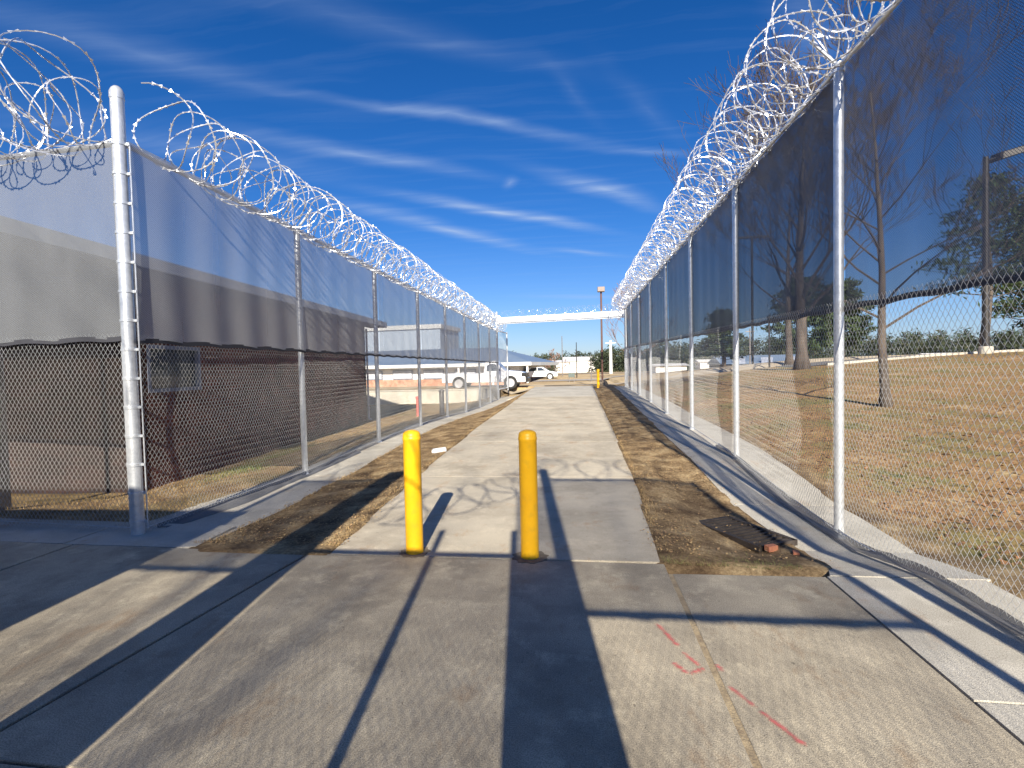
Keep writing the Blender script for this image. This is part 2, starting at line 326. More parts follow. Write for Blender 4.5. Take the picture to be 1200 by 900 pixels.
def G(x, y):
    x = np.asarray(x, float); y = np.asarray(y, float); x, y = np.broadcast_arrays(x, y)
    yc = np.clip(y, -5, 31)
    L_, P_, R_ = zl(yc), zp(yc), zr(yc)
    z = np.where(x < -3.6, L_, 0.)
    a = xsl(yc); b = xpl(yc); c = xpr(yc); d = xsr(yc)
    t = np.clip((x-a)/(b-a), 0, 1); z = np.where((x >= a), L_+(P_-L_)*t, L_)
    t = np.clip((x-c)/(d-c), 0, 1); z = np.where(x > c, P_+(R_-P_)*t, z)
    # left yard
    yard = L_+(-.42-L_)*sm(-x, 4.8, 7.2)*sm(y, 4.6, 7.5); z = np.where(x < -4.6, yard, z)
    z = z*(1-sm(y, 31, 35))+(.05)*sm(y, 31, 35)
    # right field
    s = np.clip(x-3.0, 0, 40); fr = R_+.042*s+.0021*s*np.clip(y-8, 0, 30); fr = 1.75-np.log1p(np.exp((1.75-fr)*4))/4
    fr = fr+.02
    z = np.where(x > 3.0, R_+(fr-R_)*sm(x, 3.0, 3.6), z)
    decay = sm(y, 36, 75); z = np.where((x > 0), z*(1-decay)+.1*decay, z)
    # behind the retaining wall
    lot = .18*(1-sm(y, 36, 58))+(-1.0)*sm(y, 36, 58)
    z = np.where((y > 27.45) & (x < -4.7), lot, z)
    k = sm(y, 33, 40)*sm(x, -6, -4); z = np.where(y > 33, z*k+lot*(1-k), z)
    far = sm(y, 90, 170); z = z*(1-far)+(-.9+.0*x)*far
    return z
def Gf(x, y): return float(G(x, y))

xs = np.concatenate([-np.geomspace(900, 9.4, 40), np.arange(-9.3, 9.3, .085), np.geomspace(9.4, 900, 60)])
ys = np.concatenate([-np.geomspace(900, 6.2, 24), np.arange(-6, 12, .09), np.arange(12, 34, .16), np.geomspace(34.1, 1400, 90)])
X, Y = np.meshgrid(xs, ys)
Z = G(X, Y)
con = ((X > xsl(Y)+.03) & (X < xsr(Y)-.03) & False)
def dband(lo, hi, y0, y1): return np.minimum(np.minimum(X-lo, hi-X), np.minimum(Y-y0, y1-Y))
dist = np.maximum.reduce([dband(-14, 2.72, -20, 3.9), dband(xpl(Y), xpr(Y), 3, 31.2), dband(-4.46+0*X, xsl(Y), 3.8, 28.2), dband(xsr(Y), xsro(Y), 3, 27.6), dband(-14, -3.4, 3, 4.75), dband(-4.7, -2.3, 27.7, 31.2)])
slabm = (Y < 3.86) & (X < 2.9) & (X > -12)
pathm = (X > xpl(Y)+.05) & (X < xpr(Y)-.05) & (Y < 31.5)
lstr = (X < xsl(Y)-.06) & (X > -4.42) & (Y < 28.6) & (Y > 3.8)
rstr = (X > xsr(Y)+.06) & (X < xsro(Y)-.06) & (Y < 27.6)
con = slabm | pathm | lstr | rstr
amp = np.where(np.abs(X) < 9.3, 1, .0)*np.where((Y > 3.9) & (Y < 34), 1, .2)
dirt = .055*fbm(X*2.2, Y*2.2, 5)+.03*np.abs(fbm(X*7, Y*7, 3, 9))
swale = -.07*sm(X, .95, 1.4)*(1-sm(X, 1.45, 1.75))*sm(Y, 3.95, 4.6)*(1-sm(Y, 6.5, 8))
Z = Z+(dirt*amp+swale+.014)*(1-sm(dist, .0, .1))-.11*sm(dist, .0, .12)
ny, nx = X.shape
V = np.stack([X.ravel(), Y.ravel(), Z.ravel()], 1)
i = np.arange(ny-1)[:, None]*nx+np.arange(nx-1)[None, :]
F = np.stack([i, i+1, i+nx+1, i+nx], -1).reshape(-1, 4)
ground = struct(link('ground', V, F, None, smooth=True))
me = ground.data
at = me.attributes.new('field', 'FLOAT', 'POINT')
fieldv = sm(X, 2.95, 3.3)*(1-sm(Y, 24+.55*X+3*fbm(X*.3, Y*.3), 27.5+.55*X))
fieldv = np.where((X < -4.4) & (Y < 27.4), .35, fieldv)
at.data.foreach_set('value', fieldv.ravel().astype(np.float32))
at = me.attributes.new('farland', 'FLOAT', 'POINT'); at.data.foreach_set('value', np.maximum(sm(Y, 28, 36), sm(np.abs(X), 30, 45)*0+0*X).ravel().astype(np.float32))
mt = bpy.data.materials.new('soil_and_dry_grass'); mt.use_nodes = True; n = mt.node_tree.nodes; l = mt.node_tree.links
b = n['Principled BSDF']; b.inputs['Roughness'].default_value = .95; b.inputs['Specular IOR Level'].default_value = .15
t = n.new('ShaderNodeTexCoord')
def gn(s, d=6, r=.65):
    k = n.new('ShaderNodeTexNoise'); k.inputs['Scale'].default_value = s; k.inputs['Detail'].default_value = d; k.inputs['Roughness'].default_value = r; l.new(t.outputs['Object'], k.inputs['Vector']); return k.outputs['Fac']
def gr(f, els):
    r = n.new('ShaderNodeValToRGB'); l.new(f, r.inputs[0]); e = r.color_ramp.elements
    while len(e) < len(els): e.new(.5)
    for q, (p, c) in zip(e, els): q.position = p; q.color = (*c, 1)
    return r.outputs[0]
def gm(f, a, b_, bt='MIX'):
    x = n.new('ShaderNodeMix'); x.data_type = 'RGBA'; x.blend_type = bt
    if isinstance(f, float): x.inputs[0].default_value = f
    else: l.new(f, x.inputs[0])
    l.new(a, x.inputs[6]); l.new(b_, x.inputs[7]); return x.outputs[2]
soil = gr(gn(2.4), [(.36, (.12, .08, .048)), (.5, (.26, .185, .105)), (.64, (.45, .345, .205))])
soil = gm(1., soil, gr(gn(34, 5, .7), [(.3, (.55, .5, .45)), (.7, (1.4, 1.38, 1.3))]), 'MULTIPLY')
fld = gr(gn(.8, 9, .78), [(.36, (.12, .135, .045)), (.45, (.27, .22, .10)), (.54, (.31, .185, .09)), (.64, (.46, .36, .20))])
fld = gm(1., fld, gr(gn(16, 6, .75), [(.3, (.45, .43, .4)), (.7, (1.5, 1.45, 1.4))]), 'MULTIPLY')
tan = gr(gn(.18, 8, .7), [(.35, (.40, .28, .15)), (.5, (.52, .39, .22)), (.65, (.60, .48, .31))])
a1 = n.new('ShaderNodeAttribute'); a1.attribute_name = 'field'; a2 = n.new('ShaderNodeAttribute'); a2.attribute_name = 'farland'
col = gm(a1.outputs['Fac'], gm(a2.outputs['Fac'], soil, tan), fld); l.new(col, b.inputs['Base Color'])
bn = n.new('ShaderNodeBump'); bn.inputs['Strength'].default_value = .8; bn.inputs['Distance'].default_value = .03; l.new(gn(26, 6, .75), bn.inputs['Height']); l.new(bn.outputs[0], b.inputs['Normal'])
me.materials.append(mt)

# concrete sheets that follow the ground
def strip(name, y0, y1, fl, fr, mt, dz=0., th=.12, step=.25, across=3):
    k = max(2, int((y1-y0)/step)+1); mb = MB(); yy = np.linspace(y0, y1, k); vs = []; fs = []
    w = across+1
    for y in yy:
        for j in range(w):
            x = fl(y)+(fr(y)-fl(y))*j/across; vs.append((x, y, Gf(x, y)+dz))
    tot = len(vs)
    vs += [(p[0], p[1], p[2]-th) for p in vs]
    for a in range(k-1):
        for j in range(across):
            q = a*w+j; fs.append((q, q+1, q+w+1, q+w))
        for j, e in ((0, 1), (across, -1)):
            q = a*w+j; ff = (q, q+w, q+w+tot, q+tot); fs.append(ff[::-1] if e == 1 else ff)
    for j in range(across):
        fs.append((j, j+tot, j+1+tot, j+1)); q = (k-1)*w+j; fs.append((q, q+1, q+1+tot, q+tot))
    return struct(link(name, vs, fs, mt))
g = .006
ysg = [3.93, 6.9, 9.9, 12.9, 15.9, 18.9, 21.9]
for a, b_ in zip(ysg[:-1], ysg[1:]): strip('path', a+g, b_-g, lambda y: float(xpl(y)), lambda y: float(xpr(y)), M_path)
strip('path', 21.9+g, 31.2, lambda y: float(xpl(y)), lambda y: float(xpr(y)), M_new)
# apron left of the path end
strip('pavement', 27.7, 31.2, lambda y: -4.6-.0*y, lambda y: float(xpl(y))-.01, M_new)
ysl = [4.05, 7.3, 10.4, 13.5, 16.5, 19.6, 22.6, 27.68]
for a, b_ in zip(ysl[:-1], ysl[1:]): strip('kerb', a+g, b_-g, lambda y: float(xlf(y))-.32, lambda y: float(xsl(y)), M_new, dz=.01)
for a, b_ in [(3.78, 6), (6, 9), (9, 12), (12, 15), (15, 18), (18, 21), (21, 27.6)]:
    strip('kerb', (a-.01 if a < 4 else a+g), b_-g, lambda y: float(xsr(y)), lambda y: float(xsro(y)), M_new, dz=.003)
# foreground slabs (top at z = 0)
def slab(poly, mt, name='pavement', z=0.):
    mb = MB(); mb.prism(poly, z-.12, z); return struct(mb.build(name, mt, bevel=.002 if mt is M_new else .006))
slab([(.655, -9), (1.685, -9), (1.685, 3.74), (.655, 3.72)], M_slab)
slab([(-2.47, 1.70), (.625, 1.62), (.625, 3.90), (-2.21, 3.93)], M_slab)
slab([(-2.60, -9), (.625, -9), (.625, 1.605), (-2.475, 1.685)], M_slab)
slab([(-4.55, -9), (-2.635, -9), (-2.495, 1.69), (-2.235, 3.93), (-3.45, 3.98), (-4.48, 4.0)], M_slab)
slab([(-8.5, -9), (-4.575, -9), (-4.505, 4.0), (-8.5, 4.22)], M_slab)
slab([(1.70, -9), (2.70, -9), (2.70, 2.39), (1.70, 2.41)], M_new)
slab([(1.70, 2.425), (2.70, 2.405), (2.70, 3.76), (1.70, 3.75)], M_new)
# strip under the front left fence
slab([(-4.6, 4.012), (-3.45, 3.995), (-3.32, 4.03), (-3.35, 4.6), (-4.6, 4.66)], M_new)
slab([(-12, 4.23), (-4.62, 4.02), (-4.62, 4.66), (-12, 4.9)], M_new)
# joint fill
mb = MB()
mb.prism([(.62, -9), (.66, -9), (.66, 3.72), (.62, 3.72)], -.1, -.004)
struct(mb.build('pavement', M_joint))
mb = MB()
for poly in ([(-2.65, -9), (-2.58, -9), (-2.46, 1.7), (-2.2, 3.93), (-2.24, 3.93), (-2.51, 1.7)], [(-2.5, 1.68), (.62, 1.6), (.62, 1.63), (-2.5, 1.71)], [(-4.6, -9), (-4.54, -9), (-4.47, 4), (-4.51, 4)]):
    mb.prism(poly, -.1, -.014)
struct(mb.build('pavement', M_jointdark))
# soil spilled along the cracks
def flat_blob(name, pts, z, mt, jit=.01):
    return struct(MB().prism(pts, z-.004, z).build(name, mt))
# sprayed marking
def spray(name, label, lines):
    mt = bpy.data.materials.get('pink_spray')
    if not mt:
        mt = bpy.data.materials.new('pink_spray'); mt.use_nodes = True; n = mt.node_tree.nodes; l = mt.node_tree.links
        b = n['Principled BSDF']; b.inputs['Base Color'].default_value = (.72, .16, .15, 1); b.inputs['Roughness'].default_value = .8
        t = n.new('ShaderNodeTexCoord'); k = n.new('ShaderNodeTexNoise'); k.inputs['Scale'].default_value = 45; k.inputs['Detail'].default_value = 6; k.inputs['Roughness'].default_value = .75; l.new(t.outputs['Object'], k.inputs['Vector'])
        uv = n.new('ShaderNodeAttribute'); uv.attribute_name = 'edge'
        sb = n.new('ShaderNodeMath'); sb.operation = 'ADD'; l.new(uv.outputs['Fac'], sb.inputs[0]); l.new(k.outputs['Fac'], sb.inputs[1])
        r = n.new('ShaderNodeMapRange'); r.inputs[1].default_value = .78; r.inputs[2].default_value = 1.4; r.inputs[4].default_value = .7; l.new(sb.outputs[0], r.inputs[0]); l.new(r.outputs[0], b.inputs['Alpha'])
    vs = []; fs = []; ed = []
    for pts, wd in lines:
        for k in range(len(pts)-1):
            a = Vector(pts[k]); c = Vector(pts[k+1]); d = (c-a).normalized(); nn = Vector((-d.y, d.x)); segs = 8
            o = len(vs)
            for q in range(segs+1):
                p = a+(c-a)*q/segs
                for s_, e in ((-1, 0), (0, 1), (1, 0)):
                    vs.append((p.x+nn.x*wd*s_, p.y+nn.y*wd*s_, .004)); ed.append(e*(1 if 0 < q < segs else .3)*(.55+.45*random.random()))
            for q in range(segs):
                for j in range(2): u = o+q*3+j; fs.append((u, u+1, u+4, u+3))
    o = link(name, vs, fs, mt); at = o.data.attributes.new('edge', 'FLOAT', 'POINT'); at.data.foreach_set('value', ed); return tag(o, label, 'paint mark')
spray('paint_mark', 'pink sprayed arrow fading across the concrete slab joint', [([(.43, 2.99), (.51, 2.74)], .03), ([(.52, 2.70), (.58, 2.56)], .028), ([(.45, 2.60), (.51, 2.50), (.60, 2.56)], .03), ([(.665, 2.60), (.675, 2.53)], .03)])
spray('paint_mark', 'long pink spray line slanting on the right foreground slab', [([(.67, 2.43), (.75, 2.27), (.86, 2.06)], .026)])

# ------------------------------------------------------------------ chain link
PITCH = .0257; PV = .035
def chain_panel(A, B, z0, z1, rad=.00145, lean=0.):
    """woven wires between posts A and B (x, y); z0/z1: bottom and top height functions of u in 0..1"""
    A = np.array(A, float); B = np.array(B, float); Ln = np.linalg.norm(B-A); d = (B-A)/Ln; nrm = np.array([-d[1], d[0]])
    nw = int(Ln/PITCH); H = float(z1(0)-z0(0)); nj = int(H/PV)
    k = np.arange(nw)[:, None]; j = np.arange(nj+1)[None, :]
    u = (k+.5)*PITCH+np.where((j+k) % 2 == 0, -.5, .5)*PITCH*1.06
    v = j/nj+0*k; t = u/Ln
    zz = z0(t)+(z1(t)-z0(t))*v
    off = np.where((j+0*k) % 2 == 0, rad, -rad)+lean*0
    bul = .022*np.sin(t*pi)*np.sin(v*pi*3+A[0]+A[1])*(1-v)**.5+.012*(vnoise(u*1.7+A[1]*3, v*5)-.5)
    off = off+bul
    Px = A[0]+d[0]*u+nrm[0]*off; Py = A[1]+d[1]*u+nrm[1]*off
    Pc = np.stack([Px, Py, zz], -1)                                    # nw, nj+1, 3
    D = np.array([d[0], d[1], 0]); Nn = np.array([nrm[0], nrm[1], 0])
    ring = [D*rad*1.25*np.cos(a)+Nn*rad*np.sin(a) for a in (0, 2*pi/3, 4*pi/3)]
    V = np.stack([Pc+r_ for r_ in ring], 2).reshape(-1, 3)
    base = (np.arange(nw)[:, None]*(nj+1)+np.arange(nj)[None, :])[..., None]*3
    q = np.array([[0, 1, 4, 3], [1, 2, 5, 4], [2, 0, 3, 5]])
    F = (base[..., None]+q[None, None, None]).reshape(-1, 4)
    return V, F
def screen_panel(A, B, zb, zt, off, fold=.011, seed=0, nu=110, nv=14):
    A = np.array(A, float); B = np.array(B, float); d = (B-A); Ln = np.linalg.norm(d); d /= Ln; nrm = np.array([-d[1], d[0]])
    u = np.linspace(0, 1, nu)[None, :]; v = np.linspace(0, 1, nv)[:, None]
    sag = .02*np.abs(np.sin(u*pi*5+seed))*(1-v)
    z = zb(u)+(zt(u)-zb(u))*v+sag
    o = off+fold*(np.sin(u*31+seed*1.7+.5*np.sin(v*3))*.5+vnoise(u*9+v*0, v*1.4+0*u, seed)-.5)*(1.35-v*.9)
    V = np.stack([A[0]+d[0]*Ln*u+nrm[0]*o, A[1]+d[1]*Ln*u+nrm[1]*o, z+0*o], -1).reshape(-1, 3)
    i = np.arange(nv-1)[:, None]*nu+np.arange(nu-1)[None, :]
    return V, np.stack([i, i+1, i+nu+1, i+nu], -1).reshape(-1, 4)

def fence(label, posts, ztop, zscr, meshoff, scroff, screens=True, arm=None, heavy=(), smat=None, post_r=.038, base_name='chain_link_fence', hem=True, toprail=.024, skirt=0, midrail=False, thick=None, base_z=None):
    """posts: list of (x, y, z base). offsets along the normal of the run."""
    root = thing(base_name, label, 'fence', posts[0])
    P0 = np.array(posts[0][:2]); P1 = np.array(posts[-1][:2]); d = (P1-P0)/np.linalg.norm(P1-P0); nrm = np.array([-d[1], d[0]])
    for k, (x, y, z) in enumerate(posts):
        r = post_r; top = ztop(x, y)
        if k in heavy: continue
        mb = MB(); mb.tube([(x, y, z-.1), (x, y, top+.02)], r, 14)
        mb.lathe((x, y, z), [(r+.02, -.02), (r+.018, .012), (r, .03)], 14)
        p = mb.build('fence_post', M_galv, root, smooth='auto')
        if arm:
            ax, az = arm; a = Vector((x, y, top)); e = Vector((x+nrm[0]*ax, y+nrm[1]*ax, top+az))
            mm = MB(); mm.tube([a+Vector((0, 0, -.06)), a+Vector((0, 0, .02))], r+.008, 12); mm.tube([a, e], .018, 8); mm.build('barb_arm', M_galv, p, smooth='auto')
    mb = MB(); mb.tube([(x, y, ztop(x, y)-.01) for x, y, z in posts], toprail, 10); mb.build('top_rail', M_galv if not thick else M_galv, root, smooth='auto')
    if midrail:
        mb = MB(); mb.tube([(x, y, zscr(x, y)) for x, y, z in posts], toprail, 10); mb.build('middle_rail', M_galv, root, smooth='auto')
    mb = MB(); mb.tube([(x+nrm[0]*meshoff, y+nrm[1]*meshoff, z+.07) for x, y, z in posts], .004, 5); mb.build('tension_wire', M_wire, root)
    for k in range(len(posts)-1):
        a, b_ = posts[k], posts[k+1]
        A = np.array(a[:2])+nrm*meshoff; B = np.array(b_[:2])+nrm*meshoff
        zb = lambda t, a=a, b_=b_: a[2]+.03+(b_[2]-a[2])*t
        zt = lambda t, a=a, b_=b_: ztop(*a[:2])+(ztop(*b_[:2])-ztop(*a[:2]))*t
        zm = lambda t, a=a, b_=b_: zscr(*a[:2])+.06+(zscr(*b_[:2])-zscr(*a[:2]))*t
        V, F = chain_panel(A, B, zb, zm); link('mesh_panel', V, F, M_wire, root)
        if screens:
            A = np.array(a[:2])+nrm*scroff; B = np.array(b_[:2])+nrm*scroff
            zs = lambda t, a=a, b_=b_: zscr(*a[:2])+(zscr(*b_[:2])-zscr(*a[:2]))*t
            V, F = screen_panel(A, B, zs, zt, 0, seed=k); s = link('windscreen', V, F, (smat[min(k, len(smat)-1)] if smat else M_screen), root, smooth=True)
            if hem:
                mb = MB(); 
                for q in range(24):
                    t0, t1 = q/24, (q+1)/24
                    p0 = A+(B-A)*t0; p1 = A+(B-A)*t1
                    h0 = zs(t0)+.02*abs(sin(t0*pi*5+k)); h1 = zs(t1)+.02*abs(sin(t1*pi*5+k))
                    mb.add([(p0[0], p0[1], h0-.03), (p1[0], p1[1], h1-.03), (p1[0], p1[1], h1+.015), (p0[0], p0[1], h0+.015)], [(0, 1, 2, 3)])
                    mb.add([(p0[0]+nrm[0]*.004, p0[1]+nrm[1]*.004, h0-.03), (p1[0]+nrm[0]*.004, p1[1]+nrm[1]*.004, h1-.03), (p1[0]+nrm[0]*.004, p1[1]+nrm[1]*.004, h1+.015), (p0[0]+nrm[0]*.004, p0[1]+nrm[1]*.004, h0+.015)], [(3, 2, 1, 0)])
                mb.build('hem', M_hem, s)
    return root, nrm

def razor(name, label, pts, Rr, pitch, seed, tape=.0062, barb=.042, amp=.35, group='coils of razor wire along the fence tops', rv=.12, squash=1., droop=None, step=.11):
    """concertina coil of barbed tape round the poly line pts"""
    rg = random.Random(seed); pts = [Vector(p) for p in pts]; seg = [(pts[i+1]-pts[i]).length for i in range(len(pts)-1)]; Lt = sum(seg)
    def at(s):
        s = max(0, min(Lt-1e-6, s)); k = 0
        while s > seg[k]: s -= seg[k]; k += 1
        return pts[k].lerp(pts[k+1], s/seg[k]), (pts[k+1]-pts[k]).normalized()
    turns = Lt/pitch; n = int(turns*34); P_ = []; 
    ph = rg.random()*6; rr = [Rr*(1+rg.uniform(-rv, rv)) for _ in range(int(turns)+3)]
    tl = [rg.uniform(-.5, .5) for _ in range(int(turns)+3)]; tv = [rg.uniform(-.5, .5) for _ in range(int(turns)+3)]
    for i in range(n+1):
        t = i/34.; k = int(t); fr = t-k; fr = fr*fr*(3-2*fr)
        R_ = rr[k]*(1-fr)+rr[k+1]*fr; a = 2*pi*t+ph
        tlt = tl[k]*(1-fr)+tl[k+1]*fr; tvv = tv[k]*(1-fr)+tv[k+1]*fr
        s = t*pitch+amp*pitch*cos(2.5*a)+tlt*Rr*.55*sin(a)+tvv*Rr*.45*cos(a)
        c, d = at(s); side = Vector((0, 0, 1)).cross(d).normalized(); upv = d.cross(side)
        P_.append(c+side*R_*cos(a)*squash+upv*R_*sin(a)+d*(s-max(0, min(Lt, s))))
    mb = MB(); mb.tube(P_, tape, 4, cap=True)
    acc = 0
    for i in range(1, len(P_)-1):
        acc += (P_[i+1]-P_[i]).length
        if acc > step:
            acc = 0; d = (P_[i+1]-P_[i-1]).normalized(); q = Vector((rg.uniform(-1, 1), rg.uniform(-1, 1), rg.uniform(-1, 1))); a = (q-d*q.dot(d)).normalized(); b_ = d.cross(a)
            c = P_[i]; w = barb*.42; h = barb
            for off in (0,):
                mb.add([c-d*h+a*w*.9, c-d*h*.2+a*.006, c+d*h*.2+a*.006, c+d*h+a*w*.9, c+d*h-a*w*.9, c+d*h*.2-a*.006, c-d*h*.2-a*.006, c-d*h-a*w*.9,
                        c+b_*.004], [(0, 1, 8), (1, 2, 8), (2, 3, 8), (3, 4, 8), (4, 5, 8), (5, 6, 8), (6, 7, 8), (7, 0, 8)])
    o = mb.build(name, M_razor); return tag(o, label, 'razor wire', group)

# ---- left fence
Lp = [(-4.14, 4.31, -.02)]+[(float(xlf(y)), y, float(zl(y))+.01) for y in (7.37, 10.43, 13.47, 16.52, 19.57, 22.62, 25.67, 28.3)]
zt_l = lambda x, y: 3.66-.004*(y-4)
zs_l = lambda x, y: 1.82-.003*(y-4)
rootL, nL = fence('long galvanized chain-link fence with grey screen along the left side of the path', Lp, zt_l, zs_l, -.045, -.075, arm=(-.25, .30), heavy=(0,), post_r=.044)
# corner terminal post with cap and bands
mb = MB(); cxp, cyp = -4.14, 4.31; lean = Vector((-.01, .0, 4.16)); r = .056
pt = lambda z: (cxp+lean.x*max(z, 0)/4.16, cyp, z)
mb.tube([pt(-.1), pt(1), pt(2), pt(3), pt(4.1)], r, 24)
tp_ = pt(4.1); mb.lathe(tp_, [(r+.004, -.06), (r+.004, 0), (r*.8, .035), (r*.45, .055), (.01, .06)], 24)
cp = mb.build('fence_post', M_galv, rootL, smooth='auto')
for k in range(14):
    mb = MB(); z = .12+k*.27; c = pt(z); mb.lathe(c, [(r+.001, -.014), (r+.007, -.012), (r+.007, .012), (r+.001, .014)], 24)
    mb.box((c[0]+r+.02, c[1]+.01, z), (.04, .012, .024)); mb.box((c[0]-r-.02, c[1]+.01, z), (.04, .012, .024))
    mb.build('tension_band', M_galv, cp, smooth='auto')
mb = MB(); mb.tube([(pt(0)[0]+r+.035, cyp+.015, .05), (pt(3.6)[0]+r+.035, cyp+.015, 3.62)], .006, 6); mb.tube([(pt(0)[0]-r-.035, cyp+.015, .05), (pt(3.6)[0]-r-.035, cyp+.015, 3.62)], .006, 6)
mb.build('tension_bar', M_galv, cp)
# ---- front left fence (runs off to the left)
Fp = [(-7.3-3.05*0, 4.52, .0), (-4.16, 4.33, -.02)]
Fp = [(-10.3, 4.72, 0.), (-7.25, 4.52, 0.), (-4.16, 4.33, -.02)]
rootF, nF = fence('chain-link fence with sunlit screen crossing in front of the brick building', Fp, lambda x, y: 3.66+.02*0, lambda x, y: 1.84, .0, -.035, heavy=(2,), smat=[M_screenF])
# ---- right fence
Rp = [(2.355, 1.9, .0)]+[(float(xrf(y)), y, float(zr(y))+.012) for y in (4.98, 8.04, 11.1, 14.16, 17.23, 20.29, 23.34, 26.4)]
zt_r = lambda x, y: 4.11+.0095*(y-5)
zs_r = lambda x, y: 1.96+.0165*(y-5)
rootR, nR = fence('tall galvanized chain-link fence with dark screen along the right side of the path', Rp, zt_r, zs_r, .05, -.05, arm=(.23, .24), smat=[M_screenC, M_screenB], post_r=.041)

# loose mesh and fabric bunched along the fence feet
def skirt(name, label, pts, wdt, seed):
    V = []; F = []; rg = random.Random(seed); n = len(pts); nr = 7
    for i, (x, y, z, nx_) in enumerate(pts):
        b_ = .5+.5*sin(i*.9+seed); 
        for j in range(nr):
            t = j/(nr-1); a = pi*t
            V.append((x+nx_*(wdt*(1-cos(a))/2+rg.uniform(-.008, .008)), y+rg.uniform(-.01, .01), z+.012+.035*sin(a)*(.5+.8*b_*rg.uniform(.6,1.2))+rg.uniform(-.006, .006)+(.06 if j == 0 else 0)))
    for i in range(n-1):
        for j in range(nr-1): F.append((i*nr+j, i*nr+j+1, (i+1)*nr+j+1, (i+1)*nr+j))
    return tag(link(name, V, F, M_screenB2, smooth=True), label, 'loose fabric')
M_screenB2 = fabric('loose_cloth', .72, (.17, .175, .19))
yy = np.linspace(4.5, 9.2, 50); skirt('loose_screen', 'dark screen fabric bunched at the foot of the left fence', [(float(xlf(y))+.03, y, float(zl(y)), .09+.12*math.exp(-((y-5.6)/.8)**2)) for y in yy], 1., 3)
yy = np.linspace(-1, 9, 100); skirt('loose_screen', 'dark screen fabric bunched at the foot of the right fence', [(float(xrf(y))-.02, y, float(zr(y))+.012, -.07-.03*sin(y*1.3)) for y in yy], 1., 5)

# ---- razor wire
razor('razor_wire', 'bright razor wire coil along the top of the left fence', [(x+.22, y, zt_l(x, y)+.24) for x, y, z in [(-4.16, 4.55, 0)]+Lp[1:]], .37, .215, 4)
razor('razor_wire', 'smaller inner coil of razor wire nested over the left fence top', [(x+.12, y, zt_l(x, y)+.16) for x, y, z in [(-4.16, 5.0, 0)]+Lp[1:]], .24, .30, 9, barb=.036, tape=.0048)
razor('razor_wire', 'thick bright razor wire coil along the right fence top', [(x-.26, y, zt_r(x, y)+.27) for x, y, z in Rp], .38, .215, 14)
razor('razor_wire', 'smaller inner coil of razor wire nested over the right fence top', [(x-.12, y, zt_r(x, y)+.15) for x, y, z in Rp], .24, .28, 19, barb=.036, tape=.0048)
razor('razor_wire', 'dark razor wire coil left of the tall corner post', [(-10.3, 4.45, 3.98), (-7.25, 4.25, 3.98), (-4.35, 4.08, 4.02)], .46, .17, 24, amp=.6)
razor('razor_wire', 'small inner razor wire coil left of the tall corner post', [(-10.3, 4.5, 3.85), (-7.25, 4.3, 3.85), (-4.2, 4.12, 3.85)], .27, .24, 29, barb=.036, tape=.0048)

# ---- gate beam at the far end
beam = thing('gate_beam', 'white overhead beam spanning the two fences at the far end', 'gate beam', (-4.3, 28.6, 4.05))
mb = MB(); A = Vector((-4.38, 28.62, 4.12)); B = Vector((2.55, 27.0, 4.14)); d = (B-A).normalized(); ang = math.atan2(d.y, d.x)
mid = (A+B)/2; mb.box(mid, ((B-A).length, .22, .30), ang); mb.build('beam', M_white, beam, bevel=.01)
mb = MB(); mb.box(mid+Vector((0, 0, -.19)), ((B-A).length, .10, .07), ang); mb.build('track', M_galv, beam)
for nm, q, zb_, zt_ in (('beam_post', (-4.42, 28.66), -.33, 4.62), ('beam_post', (2.56, 26.98), .3, 4.4)):
    MB().tube([(q[0], q[1], zb_), (q[0], q[1], zt_)], .06, 14).build(nm, M_galv, beam, smooth='auto')
razor('razor_wire', 'thin razor wire coil lying on the far gate beam', [A+Vector((.2, 0, .32)), B+Vector((-.3, 0, .32))], .2, .26, 31, barb=.02, tape=.003)
gp = thing('gate_leaf', 'tall narrow open gate leaf beside the far end of the left fence', 'gate', (-4.16, 30.6, .1))
MB().tube([(-4.14, 30.69, .1), (-4.14, 30.69, 3.6)], .045, 12).build('gate_post', M_galv, gp, smooth='auto')
MB().tube([(-4.35, 28.8, 3.55), (-4.14, 30.69, 3.55)], .03, 8).build('gate_rail', M_galv, gp, smooth='auto')
MB().tube([(-4.35, 28.8, .25), (-4.14, 30.69, .25)], .03, 8).build('gate_rail', M_galv, gp, smooth='auto')
V, F = chain_panel((-4.34, 28.85), (-4.15, 30.62), lambda t: .25+0*t, lambda t: 3.55+0*t); link('gate_mesh', V, F, M_wire, gp)

# ---- bollards
def bollard(x, y, label, r=.071, h=1.0, grp='yellow bollards'):
    t = thing('bollard', label, 'bollard', (x, y, Gf(x, y)), grp); z = Gf(x, y)
    prof = [(r, -.05), (r, .02), (r, h*.925), (r+.003, h*.93), (r+.003, h*.945), (r, h*.95), (r, h*.965), (r*.93, h*.985), (r*.7, h*.998), (r*.35, h*1.006), (.004, h*1.008)]
    MB().lathe((x, y, z), prof, 40).build('sleeve', M_yellow, t, smooth='auto')
    return t
b1 = bollard(-1.34, 4.01, 'left of the two near yellow bollards, in full sun')
b2 = bollard(-.39, 3.97, 'right of the two near yellow bollards, standing in the wide dark shadow')
for (x, y, t, rr) in ((-1.34, 4.01, b1, .12), (-.39, 3.97, b2, .135)):
    mb = MB(); k = 26; vs = [(x+rr*(1+.12*sin(j*2.3+x))*cos(2*pi*j/k), y+rr*(1+.1*sin(j*1.9))*sin(2*pi*j/k)) for j in range(k)]
    mb.prism(vs, -.02, .005); mb.build('collar', M_collar, t)
b3 = bollard(1.12, 27.3, 'small far yellow bollard at the path end by the right fence', .075, 1.0)

